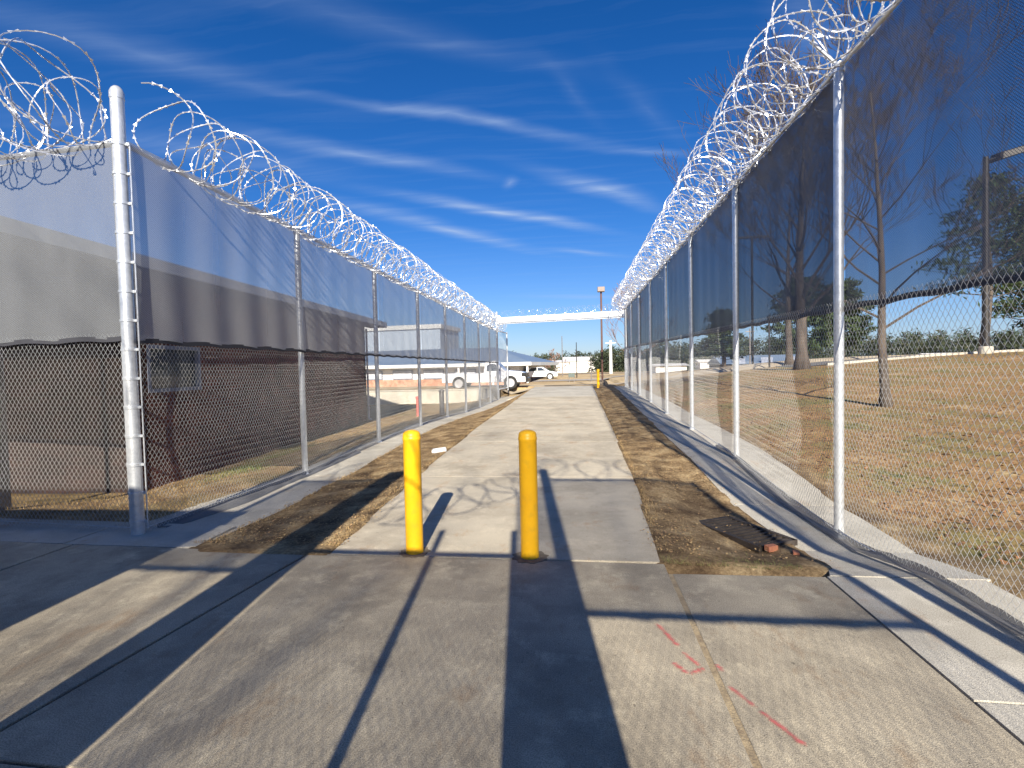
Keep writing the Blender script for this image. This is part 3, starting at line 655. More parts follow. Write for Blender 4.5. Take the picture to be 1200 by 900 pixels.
# ---- drain grate, bricks, pipe stub
gt = thing('drain_grate', 'rusty drain grate in the shaded dirt beside the right kerb', 'drain grate', (1.5, 5.0, -.1))
gz = -.098; ga = radians(28)
mb = MB()
def gpnt(u, v): return (1.52+u*cos(ga)-v*sin(ga), 4.98+u*sin(ga)+v*cos(ga))
for (u, v, du, dv_) in ((-.2, 0, .04, .8), (.2, 0, .04, .8), (0, -.38, .40, .04), (0, .38, .40, .04)):
    c = gpnt(u, v); mb.box((c[0], c[1], gz), (du, dv_, .05), ga)
mb.build('grate_frame', M_iron, gt)
mb = MB()
for k in range(11):
    c = gpnt(0, -.33+k*.066); mb.box((c[0], c[1], gz+.006), (.38, .02, .03), ga)
mb.build('grate_bars', M_iron, gt)
for (x, y, rz, s, lab) in ((1.60, 4.50, .4, 1, 'broken red brick lying at the end of the drain, left piece'), (1.74, 4.36, 1.3, .8, 'broken red brick piece nearer the right kerb edge')):
    o = MB().box((x, y, Gf(x, y)+.02), (.095*s, .06*s, .05*s), rz).build('brick', M_brickred, bevel=.006); tag(o, lab, 'brick')
mb = MB(); a = Vector((-2.52, 8.66, .05)); b_ = Vector((-2.33, 8.80, .06)); mb.tube([a, b_], .05, 16, cap=False); mb.tube([b_, a], .044, 16, cap=False); tag(mb.build('pipe_stub', M_pvc, smooth=True), 'short white plastic pipe stub lying beside the path edge', 'pipe')
for (x, y) in ((-2.9, 6.8), (-3.2, 12.0)):
    pass

# ---- scattered bits of ground cover
def scatter(name, n, sampler, size, mt, kind, label, cat, seed):
    rg = np.random.default_rng(seed); P_ = sampler(rg, n); n = len(P_); x, y = P_[:, 0], P_[:, 1]; z = G(x, y)+.012+.055*fbm(x*2.2, y*2.2, 5)+.03*np.abs(fbm(x*7, y*7, 3, 9))
    if kind == 'blade':
        a = rg.uniform(0, 2*pi, n); h = rg.uniform(.5, 1.3, n)*size; w = size*.07; b_ = rg.uniform(0, 2*pi, n); le = rg.uniform(.2, 1.2, n)*size
        c = np.stack([x, y, z-.005], 1); s = np.stack([np.cos(a)*w, np.sin(a)*w, 0*a], 1); t = c+np.stack([np.cos(b_)*le, np.sin(b_)*le, h*rg.uniform(.15, 1, n)], 1)
        V = np.stack([c-s, c+s, t], 1).reshape(-1, 3); F = np.arange(3*n).reshape(-1, 3)
    else:
        a = rg.uniform(0, 2*pi, n); s = rg.uniform(.4, 1.2, n)*size; e = rg.uniform(.25, 1, n); tilt = rg.uniform(-.7, .7, (2, n)); zc = z+rg.uniform(.002, .02, n)
        ca, sa = np.cos(a), np.sin(a); V = []
        for p, q in ((-1, 0), (0, -1), (1, 0), (0, 1)):
            V.append(np.stack([x+s*(p*ca-q*e*sa), y+s*(p*sa+q*e*ca), zc+s*(p*tilt[0]+q*tilt[1])*.6], 1))
        V = np.stack(V, 1).reshape(-1, 3); F = np.arange(4*n).reshape(-1, 4)
    o = link(name, V, F, mt); tag(o, label, cat, kind='stuff'); return o
def samp_field(rg, n):
    d = rg.uniform(0, 1, n)**1.6; y = 1.5+d*26; x = 3.15+rg.uniform(0, 1, n)*(2+1.1*y); return np.stack([x, y], 1)
def samp_patch(rg, n):
    q = samp_field(rg, n*3); k = vnoise(q[:, 0]*.7, q[:, 1]*.7, 5) > .56; return q[k]
def samp_sh(rg, n):
    y = 4.1+rg.uniform(0, 1, n)**1.5*22; x = rg.uniform(-4, 2, n); e = np.abs(rg.normal(0, .05, n)); k = ((x > xsl(y)-e) & (x < xpl(y)+e)) | ((x > xpr(y)-e) & (x < xsr(y)+e)); k &= ~((x > 1.0) & (y < 6.2) & (rg.uniform(0, 1, n) > .15)); return np.stack([x[k], y[k]], 1)
def samp_yard(rg, n):
    y = 4.9+rg.uniform(0, 1, n)**1.3*20; x = rg.uniform(-7.5, -4.5, n); return np.stack([x, y], 1)
scatter('dead_leaves', 34000, samp_field, .028, M_leaf, 'leaf', 'brown fallen leaves strewn over the right field', 'leaves', 1)
scatter('dry_grass', 80000, samp_field, .045, M_straw, 'blade', 'short tan winter grass over the right field', 'grass', 2)
scatter('green_grass', 42000, samp_patch, .045, M_grassgreen, 'blade', 'patches of green grass in the right field', 'grass', 3)
scatter('straw', 42000, samp_sh, .010, M_straw, 'leaf', 'loose straw and clods on the dirt beside the path', 'straw', 4)
scatter('dirt_clods', 26000, samp_sh, .012, M_clod, 'leaf', 'brown clods on the dirt beside the path', 'dirt', 8)
scatter('dry_grass', 14000, samp_yard, .05, M_straw, 'blade', 'dry grass in the yard behind the left fence', 'grass', 5)
def samp_gr(rg, n):
    c = np.array([(-5.6, 7.9), (-6.2, 8.6), (-6.4, 10.0), (-6.6, 11.2)])[rg.integers(0, 4, n)]; return c+rg.normal(0, .25, (n, 2))
scatter('green_grass', 2500, samp_gr, .09, M_grassgreen, 'blade', 'green weeds growing along the foot of the brick wall', 'grass', 6)
def samp_tuft(rg, n):
    y = 4.1+rg.uniform(0, 1, n)**1.4*22; k = rg.integers(0, 3, n); x = np.where(k == 0, xpl(y)-np.abs(rg.normal(0, .05, n)), np.where(k == 1, xpr(y)+np.abs(rg.normal(0, .05, n)), xsl(y)+np.abs(rg.normal(0, .06, n)))); q = vnoise(x*3, y*3, 4) > .35; return np.stack([x, y], 1)[q]
scatter('dry_grass', 9000, samp_tuft, .045, M_straw, 'blade', 'dry grass blades fringing the edges of the path', 'grass', 12)
def samp_edge(rg, n):
    x = rg.uniform(.62, 1.6, n); y = 3.86+np.abs(rg.normal(0, .12, n)); return np.stack([x, y], 1)
scatter('green_grass', 900, samp_edge, .03, M_grassgreen, 'blade', 'sparse green grass at the dirt edge by the slab', 'grass', 7)

# ------------------------------------------------------------------ near brick building
bld = thing('brick_building', 'low brick building with grey shingle roof behind the left fence', 'building', (-7.0, 7.4, -.4))
A = Vector((-7.0, 7.4)); B = Vector((-7.85, 18.4)); d = (B-A).normalized(); nn = Vector((d.y, -d.x))   # nn points to +x
W = 12.2
c3 = B-nn*W; c4 = A-nn*W
zb_, zw = -.75, 3.12
mb = MB()
def wallseg(p, q, z0, z1, mb, th=.2):
    dd = (q-p).normalized(); n2 = Vector((-dd.y, dd.x))*th; mb.prism([tuple(p), tuple(q), tuple(q+n2), tuple(p+n2)], z0, z1)
# east wall with a window opening between y 7.6 and 8.95
s0, s1 = .22, 1.55
wallseg(A, A+d*s0, zb_, zw, mb); wallseg(A+d*s1, B, zb_, zw, mb); wallseg(A+d*s0, A+d*s1, zb_, 1.2, mb); wallseg(A+d*s0, A+d*s1, 2.0, zw, mb)
nb = (c3-B).normalized()
wallseg(B, c3, zb_, zw, mb); wallseg(c3, c4, zb_, zw, mb)
mb.build('wall', M_brick, bld)
mb = MB(); wallseg(c4, A-(A-c4).normalized()*.22, zb_, zw, mb); mb.build('front_wall', M_brickshade, bld)
mb = MB(); wallseg(A-(A-c4).normalized()*.22, A, zb_, zw, mb); mb.build('corner_pier', M_brick, bld)
mb = MB()
fa, fb = A+d*s0, A+d*s1; o1 = nn*.015
def bar(p, q, z0, z1, t=.05):
    a = p+o1; c = q+o1; mb.prism([tuple(a), tuple(c), tuple(c-nn*.09), tuple(a-nn*.09)], z0, z1)
bar(fa, fb, 1.2, 1.26); bar(fa, fb, 1.94, 2.0); bar(fa, fa+d*.06, 1.26, 1.94); bar(fb-d*.06, fb, 1.26, 1.94)
win = mb.build('window', M_frame, bld)
mb = MB(); a = fa-nn*.06; c = fb-nn*.06; mb.prism([tuple(a), tuple(c), tuple(c-nn*.01), tuple(a-nn*.01)], 1.26, 1.94); mb.build('pane', M_glass, win)
# roof : gable, eave overhang .62, ridge parallel to the east wall
E0 = Vector((-6.34, 4.85)); E1 = Vector((-7.22, 19.0)); rd = (E1-E0).normalized(); rn = Vector((rd.y, -rd.x))
hr = 6.2; R0 = E0-rn*hr; R1 = E1-rn*hr; F0 = E0-rn*hr*2; F1 = E1-rn*hr*2; ez, rz_ = 3.30, 5.12
mb = MB(); th = .05
vs = [(*E0, ez), (*E1, ez), (*R1, rz_), (*R0, rz_), (*F1, ez), (*F0, ez)]
vs2 = [(x, y, z-th) for x, y, z in vs]
mb.add(vs+vs2, [(0, 1, 2, 3), (3, 2, 4, 5), (6, 9, 8, 7), (9, 11, 10, 8), (0, 6, 7, 1), (5, 4, 10, 11), (0, 3, 9, 6), (3, 5, 11, 9), (1, 7, 8, 2), (2, 8, 10, 4)])
roof = mb.build('roof', M_shingle, bld)
mb = MB(); q = rn*.02; mb.prism([tuple(E0+q), tuple(E1+q), tuple(E1), tuple(E0)], ez-.17, ez+.01); mb.build('fascia', M_fascia, roof)
mb = MB(); mb.prism([tuple(E0), tuple(E1), tuple(E1-rn*.64), tuple(E0-rn*.64)], ez-.19, ez-.16); mb.prism([tuple(E0-rn*.64), tuple(E0+rd*2.6-rn*.6), tuple(E0+rd*2.6-rn*12), tuple(E0-rn*12)], ez-.19, ez-.16); mb.build('soffit', M_soffit, roof)
vp_ = E0+rd*4.2-rn*2.0; MB().tube([(*vp_, 3.5), (*vp_, 4.22)], .05, 12).build('vent_pipe', M_galv, roof, smooth='auto')
# gable end triangles
mb = MB(); g0 = A; g1 = c4; mdp = (g0+g1)/2; mb.add([(*g0, zw), (*g1, zw), (*mdp, 4.85)], [(0, 1, 2)]); mb.build('gable', M_brick, bld); mb = MB(); g0 = B; g1 = c3; mdp = (g0+g1)/2; mb.add([(*g0, zw), (*g1, zw), (*mdp, 4.85)], [(0, 1, 2)]); mb.build('gable', M_brick, bld)
for q in ((-6.92, 5.3), (-9.6, 5.15), (-12.4, 5.0)):
    MB().box((q[0], q[1], 1.3), (.14, .14, 3.7)).build('porch_column', M_soffit, bld, bevel=.008)
ds = B+nn*.06; mb = MB(); mb.tube([(*ds, 3.05), (*ds, -.3), (ds.x+.12, ds.y-.02, -.38)], .04, 8); mb.build('downspout', M_fascia, bld, smooth='auto')
ds2 = A+d*.0+nn*.05

# ------------------------------------------------------------------ retaining wall, posts in the yard
rw = thing('retaining_wall', 'pale concrete retaining wall behind the left yard grass', 'wall', (-12, 27.3, -.4))
MB().prism([(-34, 24.9), (-4.72, 27.42), (-4.72, 27.64), (-34, 25.14)], -.8, .30).build('wall', M_new, rw, bevel=.02)
MB().prism([(-34, 24.86), (-4.70, 27.38), (-4.70, 27.66), (-34, 25.18)], .303, .36).build('coping', M_new, rw, bevel=.01)
def capped_post(name, x, y, h, r, mt, lab, cat):
    z = Gf(x, y); t = thing(name, lab, cat, (x, y, z)); MB().tube([(x, y, z-.05), (x, y, z+h)], r, 14).build('pipe', mt, t, smooth='auto'); MB().lathe((x, y, z+h), [(r+.02, -.02), (r+.02, .03), (r*.5, .06)], 14).build('cap', mt, t, smooth='auto')
capped_post('marker_post', -6.02, 18.85, .72, .06, M_red, 'faded red marker post in the yard behind the left fence', 'post')
capped_post('marker_post', -4.85, 18.0, .86, .09, M_rail, 'short grey post close behind the left fence', 'post')

# ------------------------------------------------------------------ long building behind the wall
lb = thing('long_building', 'long low building with orange brick band and blue grey roof beyond the wall', 'building', (-25, 60, -1))
A = Vector((-46, 61.5)); B = Vector((-6.2, 55.6)); d = (B-A).normalized(); n2 = Vector((-d.y, d.x)); LN = (B-A).length
mb = MB(); q = n2*14; mb.prism([tuple(A), tuple(B), tuple(B+q), tuple(A+q)], -1.5, .28); mb.build('wall', M_brickfar, lb)
mb = MB(); e = n2*.1; mb.prism([tuple(A+e), tuple(B+e), tuple(B+q-e), tuple(A+q-e)], .283, 1.75); mb.build('upper_wall', M_bldwhite, lb)
s = 1.5; k = 0
while s < LN-2:
    a = A+d*s; c = A+d*(s+2.5); mb = MB(); mb.prism([tuple(a-n2*.06), tuple(c-n2*.06), tuple(c+n2*.12), tuple(a+n2*.12)], .32, 1.35); wn = mb.build('window', M_frame, lb)
    mb = MB(); mb.prism([tuple(a+d*.08-n2*.09), tuple(c-d*.08-n2*.09), tuple(c-d*.08-n2*.065), tuple(a+d*.08-n2*.065)], .40, 1.27); mb.build('pane', M_shade, wn)
    s += 3.9; k += 1
ov = n2*-1.2; mb = MB(); r0, r1 = A+ov-d*1, B+ov+d*1.6; p0, p1 = A+n2*7-d*1, B+n2*7-d*5; t0, t1 = A+n2*15-d, B+n2*15+d*1.6
mb.add([(*r0, 1.95), (*r1, 1.95), (*p1, 4.0), (*p0, 4.0), (*t1, 1.95), (*t0, 1.95)], [(0, 1, 2, 3), (3, 2, 4, 5), (1, 4, 2), (0, 3, 5), (0, 5, 4, 1)])
rf = mb.build('roof', M_roofblue, lb); mb = MB(); mb.prism([tuple(r0-n2*.05), tuple(r1-n2*.05+d*.05), tuple(t1+d*.05), tuple(t1), tuple(r1), tuple(r0)], 1.62, 2.0); mb.build('fascia', M_fascia, rf)
for s in (0.15, 4, 8):
    p = B+d*1.3+ov*.8-d*s; MB().box((p.x, p.y, .4), (.2, .2, 2.6)).build('canopy_column', M_bldwhite, lb)
# taller pale building behind it
tb = thing('metal_hall', 'taller pale blue metal hall rising behind the long low building', 'building', (-30, 86, -1))
A = Vector((-62, 84)); B = Vector((-21.5, 79.9)); d = (B-A).normalized(); n2 = Vector((-d.y, d.x)); q = n2*9
MB().prism([tuple(A), tuple(B), tuple(B+q), tuple(A+q)], -1.5, 7.9).build('wall', M_paleblue, tb)
MB().prism([tuple(A-n2*.3-d*.3), tuple(B-n2*.3+d*.3), tuple(B+q+n2*.3+d*.3), tuple(A+q+n2*.3-d*.3)], 7.903, 8.6).build('roof_edge', M_fascia, tb)

# ------------------------------------------------------------------ far buildings
def hall(name, label, x0, x1, y, dep, z0, ze, zr_, wmat, rmat, doors=0):
    t = thing(name, label, 'building', (x0, y, z0))
    mb = MB(); xm = None; mb.prism([(x0, y), (x1, y), (x1, y+dep), (x0, y+dep)], z0, ze); mb.build('wall', wmat, t)
    mb = MB(); ym = y+dep/2; o = .4; mb.add([(x0-o, y-o, ze), (x1+o, y-o, ze), (x1+o, ym, zr_), (x0-o, ym, zr_), (x1+o, y+dep+o, ze), (x0-o, y+dep+o, ze)], [(0, 1, 2, 3), (3, 2, 4, 5), (1, 4, 2), (0, 3, 5), (0, 5, 4, 1)]); mb.build('roof', rmat, t)
    for k in range(doors):
        xx = x0+(x1-x0)*(k+.6)/(doors+.2); MB().box((xx, y-.06, z0+1.2+.3), (1.8, .1, 1.6)).build('window' if k % 2 else 'door', M_frame, t)
    return t
hall('warehouse', 'wide white warehouse below the far pines, left of centre', -12.4, -2.5, 170, 18, -1.2, 2.7, 3.5, M_bldwhite, M_bldwhite, 0)
hall('warehouse', 'taller white warehouse adjoining the wide one near the centre', -4.6, 7.2, 176, 18, -1.2, 3.0, 4.6, M_bldwhite, M_bldwhite, 0)
hall('warehouse', 'long plain white wall building seen low through the right fence', 11.5, 15.9, 77, 6, -.2, 1.15, 1.5, M_bldwhite, M_bldwhite, 0)
hall('low_building', 'low brown building with blue grey roof seen through the right fence', 24.2, 38, 89, 9, -.1, 1.15, 2.6, M_soffit, M_roofblue, 3)
for i, (x, y, wd) in enumerate(((11.8, 120, 5), (17.5, 125, 4), (30, 130, 6), (60, 95, 9))):
    hall('warehouse', ['small white shed among the far trees right of the lamp post', 'second small white shed behind the long white wall', 'white shed glimpsed left of the water tower base', 'pale long shed at the far right beyond the lamp'][i], x, x+wd, y, 6, -.6, 1.6, 2.3, M_bldwhite, M_bldwhite, 1)

# ------------------------------------------------------------------ vehicles
def wheel(x, y, z, r, parent, w=.22):
    mb = MB(); prof = [(r*.72, -w/2), (r*.95, -w/2), (r, -w/2+.03), (r, w/2-.03), (r*.95, w/2), (r*.72, w/2)]
    def lz(prof, mb, n=22):
        vs = [(x+q*cos(2*pi*j/n), y+h, z+q*sin(2*pi*j/n)) for q, h in prof for j in range(n)]; k = len(prof)
        mb.add(vs, [(a*n+j, a*n+(j+1) % n, (a+1)*n+(j+1) % n, (a+1)*n+j) for a in range(k-1) for j in range(n)]+[tuple(range(n)), tuple((k-1)*n+j for j in range(n))[::-1]])
    lz(prof, mb); t = mb.build('wheel', M_tire, parent, smooth='auto'); mb = MB(); lz([(r*.68, -w/2-.01), (r*.6, -w/2-.012), (r*.25, -w/2+.03), (r*.2, -w/2-.015)], mb); mb.build('rim', M_rim, t, smooth='auto')
def vehicle(name, label, cat, x, y, z, prof, glass, wid, wheels, paint, extra=None, flip=1, wr=.36):
    """side profile in (x, z), extruded along y; front towards +x"""
    t = thing(name, label, cat, (x, y, z))
    n = len(prof); vs = []
    for yy_, ins in ((-wid/2, 0), (-wid/2+.0, 0), (wid/2, 0)):
        pass
    lay = [(-wid/2, 1), (wid/2, 1)]
    def ins(px, pz): return .0 if pz < .95 else .16*min(1, (pz-.95)/.6)
    L0 = [(x+flip*px, y-wid/2+ins(px, pz), z+pz) for px, pz in prof]; L1 = [(x+flip*px, y+wid/2-ins(px, pz), z+pz) for px, pz in prof]
    mb = MB(); fs = [tuple(range(n)), tuple(range(n, 2*n))[::-1]]+[(i, n+i, n+(i+1) % n, (i+1) % n) for i in range(n)]
    mb.add(L0+L1, fs); mb.build('body', paint, t, bevel=.05)
    for g_ in glass:
        for sd in (-1, 1):
            mb = MB(); k = len(g_); a = [(x+flip*px, y+sd*(wid/2-ins(px, pz)+.012), z+pz) for px, pz in g_]; b_ = [(p[0], p[1]-sd*.03, p[2]) for p in a]
            mb.add(a+b_, [tuple(range(k)), tuple(range(k, 2*k))[::-1]]+[(i, (i+1) % k, k+(i+1) % k, k+i) for i in range(k)]); mb.build('side_window', M_carglass, t)
    for wx in wheels:
        for sd in (-1, 1):
            mb = MB(); wheel(x+flip*wx, y+sd*(wid/2-.06), z+wr, wr, t)
        mb = MB(); mb.tube([(x+flip*wx, y-wid/2-.012, z+wr+.02), (x+flip*wx, y+wid/2+.012, z+wr+.02)], wr+.035, 22); mb.build('wheel_arch', M_carblack, t)
    return t
truck_prof = [(-2.75, .45), (-2.75, 1.05), (.0, 1.02), (.02, 1.12), (.10, 1.78), (.75, 1.82), (1.35, 1.2), (2.45, 1.08), (2.68, .98), (2.72, .42)]
tx, ty = -5.93, 33.3; tz = .10
tk = vehicle('pickup_truck', 'white pickup truck with black bumper parked past the left fence end', 'truck', tx, ty, tz, truck_prof, [[(.2, 1.15), (.24, 1.68), (.68, 1.7), (1.12, 1.18)]], 1.95, (-1.62, 1.74), M_carwhite, wr=.40)
MB().box((tx+2.78, ty, tz+.56), (.16, 1.98, .28)).build('front_bumper', M_carblack, tk, bevel=.03)
MB().box((tx+2.70, ty, tz+.86), (.08, 1.5, .30)).build('grille', M_carblack, tk, bevel=.02)
for sd in (-1, 1): MB().box((tx+2.60, ty+sd*.86, tz+.90), (.28, .26, .24)).build('headlight', M_carblack, tk, bevel=.03)
sedan = [(-2.2, .35), (-2.25, .85), (-1.5, .98), (-.9, 1.42), (.5, 1.44), (1.2, .98), (2.1, .82), (2.2, .35)]
suv = [(-2.3, .4), (-2.35, 1.1), (-2.1, 1.7), (.5, 1.74), (1.2, 1.12), (2.2, 1.0), (2.3, .4)]
sg = [[(-1.1, 1.0), (-.75, 1.33), (-.1, 1.35), (-.1, 1.0)], [(-.02, 1.0), (-.02, 1.35), (.42, 1.35), (.95, 1.0)]]
ug = [[(-2.0, 1.15), (-1.85, 1.6), (-.7, 1.62), (-.7, 1.15)], [(-.6, 1.15), (-.6, 1.62), (.42, 1.62), (1.0, 1.17)]]
vehicle('parked_car', 'low white car right of the pickup in the far lot', 'car', -4.3, 58, Gf(-4.3, 58), sedan, sg, 1.8, (-1.35, 1.35), M_carwhite)
vehicle('parked_car', 'white van seen far through the right fence between posts', 'van', 16.2, 119, Gf(16.2, 119), suv, ug, 1.9, (-1.4, 1.4), M_carwhite)
for i, x in enumerate((9, 13, 44, 50)):
    vehicle('parked_car', ['pale car at the far tree line right of the lamp post', 'second pale car at the far tree line', 'pale car beyond the big bare tree', 'silver car far beyond the big bare tree'][i], 'car', x, (112, 114, 80, 84)[i], Gf(x, (112, 114, 80, 84)[i]), sedan if i % 2 else suv, [], 1.8, (-1.35, 1.35), M_carwhite if i != 3 else M_carsilver)

# ------------------------------------------------------------------ lamp posts and poles
l1 = thing('lamp_post', 'brown lamp post with one box head at the path end', 'lamp post', (1.53, 31.2, Gf(1.53, 31.2)))
z = Gf(1.53, 31.2); MB().tube([(1.53, 31.2, z), (1.53, 31.2, 5.85)], .055, 10).build('pole', mat('brown_pole', (.13, .06, .045), .6), l1, smooth='auto')
MB().box((1.53, 31.15, 6.0), (.42, .42, .28)).build('lamp_head', mat('tan_head', (.28, .22, .19), .6), l1, bevel=.02)
MB().lathe((1.53, 31.2, z), [(.32, -.1), (.34, .05), (.26, .22), (.15, .3)], 9).build('base', M_collar, l1)
l2 = thing('lamp_post', 'dark lamp post with tilted box head behind the right screen', 'lamp post', (20.62, 28.84, Gf(20.62, 28.84)))
z = Gf(20.62, 28.84); MB().tube([(20.62, 28.84, z), (20.55, 28.84, 11.5)], [.16, .12], 12).build('pole', M_darksteel, l2, smooth='auto')
MB().lathe((20.62, 28.84, z), [(.3, -.1), (.3, .35), (.25, .38)], 16).build('base', M_new, l2)
mb = MB(); mb.tube([(20.55, 28.84, 11.3), (21.0, 28.7, 11.4)], .05, 8); mb.build('arm', M_darksteel, l2)
mb = MB(); mb.add([(20.9, 28.3, 11.15), (22.1, 28.0, 11.45), (22.1, 28.9, 11.55), (20.9, 29.2, 11.25), (20.95, 28.35, 11.55), (21.9, 28.1, 11.75), (21.9, 28.85, 11.85), (20.95, 29.1, 11.65)], [(3, 2, 1, 0), (4, 5, 6, 7), (0, 1, 5, 4), (1, 2, 6, 5), (2, 3, 7, 6), (3, 0, 4, 7)]); mb.build('lamp_head', M_darksteel, l2, bevel=.04)
l3 = thing('lamp_post', 'distant lamp post with a double arm behind the right screen', 'lamp post', (15.35, 47.3, Gf(15.35, 47.3)))
z = Gf(15.35, 47.3); MB().tube([(15.35, 47.3, z), (15.35, 47.3, 12.3)], .1, 10).build('pole', M_darksteel, l3, smooth='auto'); MB().box((15.35, 47.2, 12.3), (2.6, .3, .16)).build('arm', M_darksteel, l3, bevel=.03)
def pole(name, lab, x, y, h, r, mt, cross=0):
    z = Gf(x, y); t = thing(name, lab, 'pole', (x, y, z)); MB().tube([(x, y, z-.1), (x, y, z+h)], [r, r*.7], 8).build('shaft', mt, t, smooth='auto')
    if cross: MB().box((x, y, z+h-.4), (cross, .12, .12)).build('crossarm', mt, t)
    return t
pole('utility_pole', 'pale utility pole right of the path end lamp post', 5.32, 81.3, 5.2, .28, M_fascia, 1.6)
pole('utility_pole', 'thin dark pole standing left of the path end lamp post', .02, 60, 4.1, .06, M_darksteel)
pole('utility_pole', 'thin short pole left of the far yellow bollard', 1.27, 45.5, 1.9, .05, M_rail)
pole('utility_pole', 'thin pole in front of the far white warehouse', -1.9, 70, 5.5, .07, M_rail)
pole('utility_pole', 'tall slim pole seen through the right fence left of the big tree', 13.1, 37, 3.8, .07, M_darksteel)
pole('utility_pole', 'slim pole far behind the right screen near the water tower', 24.0, 75, 6, .12, M_rail, 1.2)
sg_ = thing('road_sign', 'small dark sign on the grass beyond the path end', 'sign', (-.44, 45, Gf(-.44, 45))); z = Gf(-.44, 45)
MB().box((-.44, 45, z+.62), (.55, .05, .36)).build('panel', M_signgreen, sg_, bevel=.01); MB().tube([(-.65, 45.04, z), (-.65, 45.04, z+.7)], .03, 6).build('leg', M_rail, sg_); MB().tube([(-.23, 45.04, z), (-.23, 45.04, z+.7)], .03, 6).build('leg', M_rail, sg_)
wt = thing('water_tower', 'white water tower bulb above the far tree line', 'water tower', (79, 313, -1))
n = 24; prof = [(.4, -3.6), (1.6, -3.2), (2.7, -2.2), (3.3, -.8), (3.3, .8), (2.7, 2.0), (1.5, 2.9), (.3, 3.2)]
MB().lathe((79, 313, 12.5), prof, 28).build('tank', M_bldwhite, wt, smooth=True); MB().tube([(79, 313, -1), (79, 313, 9.4)], [1.1, .75], 14).build('shaft', M_bldwhite, wt, smooth=True)

# far roads and kerbs
def road(name, pts, wd, mt, dz=.02):
    vs = []; fs = []
    P2 = []
    for a, b_ in zip(pts[:-1], pts[1:]):
        k = max(2, int((Vector(b_)-Vector(a)).length/1.0))
        for q in range(k): P2.append(Vector(a).lerp(Vector(b_), q/k))
    P2.append(Vector(pts[-1]))
    for i, p in enumerate(P2):
        d = (P2[min(i+1, len(P2)-1)]-P2[max(i-1, 0)]).normalized(); nn_ = Vector((-d.y, d.x))
        for j in range(5):
            q = p+nn_*wd*(j/4-.5); vs.append((q.x, q.y, Gf(q.x, q.y)+dz+.03))
    for i in range(len(P2)-1):
        for j in range(4): u = i*5+j; fs.append((u, u+1, u+6, u+5))
    return struct(link(name, vs, fs, mt))
road('road', [(-9, 34), (-2, 33.6), (4.5, 34.2), (9, 37), (18, 40), (30, 41)], 3.6, mat('tan_gravel', (.46, .39, .29), .95, 0, (.38, .31, .22), .6))
road('road', [(-20, 52), (0, 50), (12, 52), (40, 60)], 4.5, mat('pale_road', (.42, .38, .33), .95, 0, (.36, .32, .27), .5))
road('road', [(-20, 90), (10, 84), (60, 92)], 5, M_asphalt)
mb = MB()
kp = [(13.2, 29.1), (14.2, 29.02), (18.95, 29.6), (23.4, 30.2), (34, 31.4)]
for a, b_ in zip(kp[:-1], kp[1:]):
    d = Vector(b_)-Vector(a); d.normalize(); q = Vector((-d.y, d.x))*.12
    mb.add([(a[0]-q.x, a[1]-q.y, Gf(*a)-.1), (b_[0]-q.x, b_[1]-q.y, Gf(*b_)-.1), (b_[0]+q.x, b_[1]+q.y, Gf(*b_)-.1), (a[0]+q.x, a[1]+q.y, Gf(*a)-.1), (a[0]-q.x, a[1]-q.y, Gf(*a)+.14), (b_[0]-q.x, b_[1]-q.y, Gf(*b_)+.14), (b_[0]+q.x, b_[1]+q.y, Gf(*b_)+.14), (a[0]+q.x, a[1]+q.y, Gf(*a)+.14)], [(0, 3, 2, 1), (4, 5, 6, 7), (0, 1, 5, 4), (1, 2, 6, 5), (2, 3, 7, 6), (3, 0, 4, 7)])
struct(mb.build('kerb', M_new))
road('road', [(12, 31.6), (19, 32.3), (24, 32.9), (36, 34)], 4.2, M_asphalt)

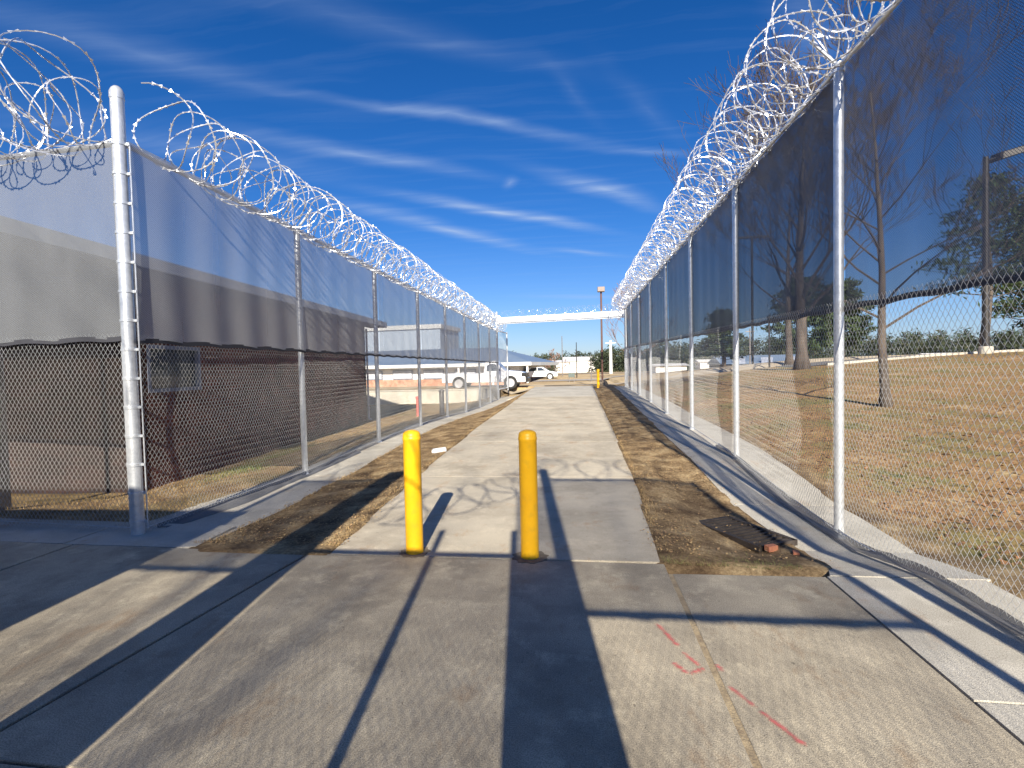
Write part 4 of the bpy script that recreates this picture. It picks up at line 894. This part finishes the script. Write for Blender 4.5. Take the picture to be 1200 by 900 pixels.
# ------------------------------------------------------------------ trees
def bare_tree(name, label, x, y, h, r, seed, twigmat=None, levels=5, spread=.62, clear=.22, nlimb=9, group=None, z=None, dens=1., tmin=.003):
    rg = random.Random(seed); z0 = Gf(x, y)-.1 if z is None else z
    root = thing(name, label, 'tree', (x, y, z0), group)
    tr_ = MB(); br = MB()
    pts = []; p = Vector((x, y, z0)); d = Vector((0, 0, 1)); rs = []; n = 14
    for i in range(n+1):
        t = i/n; pts.append(p.copy()); rs.append(r*(1-.93*t)*(1+.55*max(0, 1-t*14))+.006); d = (d+Vector((rg.uniform(-.05, .05), rg.uniform(-.05, .05), .35))).normalized(); p = p+d*(h/n)
    tr_.tube(pts, rs, 12)
    def grow(p, d, L, r, lv):
        k = 4 if lv > 1 else 3; q = [p.copy()]; rr = [r]; dd = d.copy(); st = []
        for i in range(k):
            dd = (dd+Vector((rg.uniform(-.22, .22), rg.uniform(-.22, .22), rg.uniform(-.08, .20)))).normalized(); p = p+dd*L/k; q.append(p.copy()); rr.append(max(r*(1-.75*(i+1)/k), tmin)); st.append((p.copy(), dd.copy(), rr[-1]))
        br.tube(q, rr, 5 if lv >= 3 else 3, cap=False)
        if lv <= 1: return
        m_ = rg.randint(2, 3) if lv > 2 else rg.randint(2, 4)
        for i in range(int(m_*dens+.5)+1):
            s = st[min(len(st)-1, int(rg.uniform(.3, 1)*len(st)))]
            a = Vector((rg.uniform(-1, 1), rg.uniform(-1, 1), rg.uniform(-.35, .75))); nd = (s[1]*1.0+a*.75).normalized()
            grow(s[0], nd, L*rg.uniform(.45, .72), max(s[2]*.75, .003), lv-1)
    for i in range(nlimb):
        t = clear+(1-clear)*(i+.5)/nlimb; k = t*n; a = int(k); f_ = k-a; b_ = pts[a].lerp(pts[min(a+1, n)], f_); rb = rs[a]*.38
        an = i*2.4+rg.uniform(-.4, .4); up_ = rg.uniform(.35, .8)+t*.5; d = Vector((cos(an)*spread*1.4, sin(an)*spread*1.4, up_)).normalized()
        grow(b_, d, h*(.50-.32*t)*rg.uniform(.8, 1.15), rb, levels-1)
    tr_.build('trunk', M_bark, root, smooth=True); br.build('branches', twigmat or M_twig, root)
    return root
bare_tree('bare_tree', 'large bare oak with a thick trunk in the right field', 11.36, 27.64, 12.2, .29, 3, levels=6, nlimb=20, clear=.18, spread=.42, dens=1.0, tmin=.009)
bare_tree('bare_tree', 'small bare spreading tree just beyond the right fence', 7.17, 12.97, 7.4, .10, 8, levels=6, nlimb=22, clear=.24, spread=.66, tmin=.0042)
bare_tree('bare_tree', 'bare tree between the big oak and the distant pines', 14.6, 37.5, 12, .24, 21, levels=6, nlimb=12, clear=.25, tmin=.01)
bare_tree('bare_tree', 'leafless reddish tree rising beside the end of the right fence', 5.1, 50.9, 7.2, .1, 31, M_twigred, levels=5, nlimb=12, clear=.15, spread=.42, tmin=.010)
bare_tree('bare_tree', 'round leafless shrub tree before the far white warehouse', -4.6, 110, 4.2, .12, 41, M_twigred, levels=5, nlimb=10, clear=.08, spread=.8, tmin=.02)
bare_tree('bare_tree', 'small leafless tree at the left end of the far warehouse', -7.6, 104, 3.2, .1, 43, M_twigred, levels=5, nlimb=10, clear=.08, spread=.8, tmin=.02)
bare_tree('bare_tree', 'bare tree behind the camera position casting branch shadows on the slab', -.6, -17, 12.5, .16, 51, levels=5, nlimb=10, clear=.3)

def needles(cs, rad, n, rg, size, flat=.5):
    """clusters of needle cards spread round centre points"""
    c = np.repeat(cs, n, 0); m_ = len(c); o = rg.normal(0, 1, (m_, 3))*rad*np.array([1, 1, flat]); c = c+o
    a = rg.normal(0, 1, (m_, 3)); a /= np.linalg.norm(a, axis=1)[:, None]; b_ = rg.normal(0, 1, (m_, 3)); b_ -= a*(a*b_).sum(1)[:, None]; b_ /= np.linalg.norm(b_, axis=1)[:, None]
    s = rg.uniform(.5, 1.2, (m_, 1))*size
    V = np.stack([c-a*s, c-b_*s*.28, c+a*s, c+b_*s*.28], 1).reshape(-1, 3); return V, np.arange(4*m_).reshape(-1, 4)
def pine(name, label, x, y, h, r, seed, crown=.45, wid=.22, nb=46, per=70, size=.16, group=None):
    rg = random.Random(seed); ng = np.random.default_rng(seed); z0 = Gf(x, y)-.1; root = thing(name, label, 'tree', (x, y, z0), group)
    mb = MB(); mb.tube([(x+.12*sin(i*.9+seed), y+.12*cos(i*.7), z0+h*i/8) for i in range(9)], [r*(1-.9*i/8)+.02 for i in range(9)], 10); mb.build('trunk', M_bark, root, smooth=True)
    br = MB(); cs = []
    for i in range(nb):
        t = 1-crown+crown*(i/nb)**.9; an = i*2.399+rg.uniform(-.3, .3); L_ = h*wid*(.25+1.1*(1-t)/crown if t > 1-crown*.8 else .85)*rg.uniform(.6, 1.15); L_ = max(L_, .5)
        p0 = Vector((x, y, z0+h*t)); p1 = p0+Vector((cos(an)*L_, sin(an)*L_, L_*rg.uniform(.05, .4)))
        br.tube([p0, p0.lerp(p1, .5)+Vector((0, 0, -.05*L_)), p1], [r*.16, r*.1, .01], 4, cap=False)
        for q in (.45, .62, .8, .95, 1.05): cs.append(tuple(p0.lerp(p1, q)+Vector((rg.uniform(-.3, .3), rg.uniform(-.3, .3), rg.uniform(-.1, .25)))))
    br.build('branches', M_bark, root); V, F = needles(np.array(cs), .02*h+.12, per//5, ng, size); link('crown', V, F, M_pine, root)
    return root
pine('pine_tree', 'tall pine with reddish trunk behind the dark lamp post', 27.2, 38.0, 11.8, .26, 5, crown=.66, wid=.27, nb=50, per=105, size=.20)
pine('pine_tree', 'dense dark pine at the right edge of the photo', 32.5, 41, 11.5, .3, 6, crown=.82, wid=.30, nb=50, per=80, size=.26)
pine('pine_tree', 'dark pine leaning over the field left of the lamp post', 22.5, 47, 6.5, .2, 7, crown=.8, wid=.34, nb=56, per=130, size=.26)
pine('pine_tree', 'broad low evergreen behind the small bare tree', 18.2, 44, 6.5, .22, 12, crown=.88, wid=.42, nb=56, per=120, size=.24)
pine('pine_tree', 'shadowy evergreen behind the big oak trunk', 13.6, 50, 5.2, .2, 13, crown=.85, wid=.34, nb=50, per=110, size=.24)
pine('pine_tree', 'evergreen at the far right edge beyond the kerb', 36, 43, 11, .3, 14, crown=.85, wid=.34, nb=54, per=120, size=.26)
# far-off wood
rg = np.random.default_rng(3); cs = []
for i in range(260):
    x = -70+i*.85+rg.uniform(-.6, .6); y = 205+rg.uniform(-14, 14)+abs(x)*.0; top = 5.6+rg.uniform(-.8, .9)+1.6*sm(x, 8, 40)+.8*vnoise(x*.12, 3.)
    k = 22; t = rg.uniform(0, 1, k); cs.append(np.stack([x+rg.normal(0, 1, k)*(1.5*(1-t)+.25), y+rg.normal(0, 1, k), -1+(top+1)*t], 1))
for i in range(300):
    x = 25+i*.62+rg.uniform(-.6, .6); y = 170+rg.uniform(-10, 10); top = 7.6+rg.uniform(-1, 1)+1.4*float(vnoise(x*.12, 3.))
    k = 22; t = rg.uniform(0, 1, k); cs.append(np.stack([x+rg.normal(0, 1, k)*(1.5*(1-t)+.25), y+rg.normal(0, 1, k), -1+(top+1)*t], 1))
cs = np.concatenate(cs); V, F = needles(cs, .55, 6, rg, .7, .8)
tag(link('far_wood', V, F, M_wood), 'dark pine wood along the horizon', 'woods', kind='stuff')
cs = []
for i in range(46):
    x = 3.5+i*.42+rg.uniform(-.3, .3); y = 108+rg.uniform(-4, 4); top = 4.1+rg.uniform(-.8, .8); k = 26; t = rg.uniform(0, 1, k); cs.append(np.stack([x+rg.normal(0, .8, k)*(1.2-t), y+rg.normal(0, 1, k), -.6+(top+.6)*t], 1))
for i in range(26):
    x = -17+i*.42; y = 150+rg.uniform(-4, 4); top = 4.6+rg.uniform(-.8, .8)-.1*i; k = 26; t = rg.uniform(0, 1, k); cs.append(np.stack([x+rg.normal(0, .8, k)*(1.2-t), y+rg.normal(0, 1, k), -1+(top+.6)*t], 1))
cs = np.concatenate(cs); V, F = needles(cs, .4, 7, rg, .42, .8); tag(link('thicket', V, F, M_wood), 'olive brown thicket behind the lamp post and the far lot', 'thicket', kind='stuff')

# ------------------------------------------------------------------ the gate line behind the camera
YB = -.35
def zc(v): return lambda x, y: v
Bp = [(.36, YB, 0.), (2.3, YB, 0.)]
fence('screened fence behind the camera on the right of the gate', Bp, zc(3.64), zc(1.76), .02, -.02, heavy=(0,), smat=[M_screenD], midrail=True, base_name='chain_link_fence')
Bl = [(-3.12, YB, 0.), (-1.78, YB, 0.)]
fence('short screened fence behind the camera on the left of the gate', Bl, zc(3.64), zc(2.0), .02, -.02, smat=[M_screenC], midrail=True)
gt2 = thing('walk_gate', 'screened walk gate with tall hinge post behind the camera', 'gate', (.36, YB, 0))
MB().tube([(.36, YB, -.1), (.36, YB, 3.95)], .066, 20).build('gate_post', M_galv, gt2, smooth='auto')
mb = MB(); pf = [(-.06, 0), (.31, 0), (.31, 2.2), (-.01, 2.2), (-.01, 2.53), (-.06, 2.53)]; k = len(pf); mb.add([(x, YB-.03, z) for x, z in pf]+[(x, YB+.03, z) for x, z in pf], [tuple(range(k)), tuple(range(k, 2*k))[::-1]]+[(i, k+i, k+(i+1) % k, (i+1) % k) for i in range(k)]); mb.build('side_plate', M_rail, gt2)  # outline shaped for the wide shadow, cut low to half-light the right bollard
V, F = screen_panel((-.02, YB-.03), (.30, YB-.03), lambda t: 2.205+0*t, lambda t: 3.2+.25*t, 0, nu=12); link('added_shade_cloth', V, F, M_screenC, gt2, smooth=True)  # cloth added out of view to half-shade the right bollard
MB().tube([(-.70, YB, .05), (-.70, YB, 2.52)], .028, 10).build('gate_stile', M_galv, gt2, smooth='auto')
MB().tube([(-1.9, YB, 2.22), (.0, YB, 2.22)], .028, 10).build('gate_rail', M_galv, gt2, smooth='auto')
V, F = chain_panel((-1.72, YB), (-.06, YB), lambda t: .1+0*t, lambda t: 2.22+0*t); link('gate_mesh', V, F, M_wire, gt2)
V, F = screen_panel((-1.72, YB-.02), (-.06, YB-.02), lambda t: .1+0*t, lambda t: 2.22+0*t, 0); link('windscreen', V, F, M_screenD, gt2, smooth=True)
sp_ = thing('shadow_baffle', 'unseen added pier behind the camera at the left', 'baffle', (-1.85, YB, 0))  # unseen slanted panel, added to cast the left shadow strip on the slabs
mb = MB(); mb.add([(-2.19-.22, YB-.06, 0), (-2.19+.34, YB-.06, 0), (-1.62, YB-.06, 3.9), (-1.92, YB-.06, 3.9), (-2.19-.22, YB+.0, 0), (-2.19+.34, YB+.0, 0), (-1.62, YB+.0, 3.9), (-1.92, YB+.0, 3.9)], [(0, 1, 2, 3), (7, 6, 5, 4), (0, 4, 5, 1), (1, 5, 6, 2), (2, 6, 7, 3), (3, 7, 4, 0)]); mb.build('baffle_sheet', M_rail, sp_)
razor('razor_wire', 'razor wire coil over the fence behind the camera', [(.1, YB+.1, 3.9), (2.2, YB+.1, 3.9)], .36, .3, 61)
razor('razor_wire', 'razor wire sagging over the walk gate behind the camera', [(-2.0, YB+.1, 3.3), (-1.2, YB+.1, 2.85), (-.4, YB+.1, 3.2), (.3, YB+.1, 3.8)], .30, .22, 67)
razor('razor_wire', 'razor wire coil over the short fence behind the camera', [(-3.6, YB+.1, 3.9), (-1.9, YB+.1, 3.9)], .34, .28, 71)
sh = thing('shadow_blocker', 'unseen added booth behind the camera at the far left', 'blocker', (-6, -2, 0))  # unseen solid block, added to throw the far left foreground into shadow
mb = MB(); mb.add([(-9, -.45, 0), (-3.3, -.45, 0), (-2.93, -.45, 2.55), (-3.0, -.45, 2.75), (-9, -.45, 2.75), (-9, -3.2, 0), (-3.5, -3.2, 0), (-2.93, -3.2, 2.55), (-3.0, -3.2, 2.75), (-9, -3.2, 2.75)], [(0, 1, 2, 3, 4), (9, 8, 7, 6, 5), (0, 5, 6, 1), (1, 6, 7, 2), (2, 7, 8, 3), (3, 8, 9, 4), (4, 9, 5, 0)]); mb.build('wall', M_rail, sh)
MB().box((-6.0, -1.8, 2.79), (6.0, 2.9, .06)).build('roof', M_darksteel, sh)
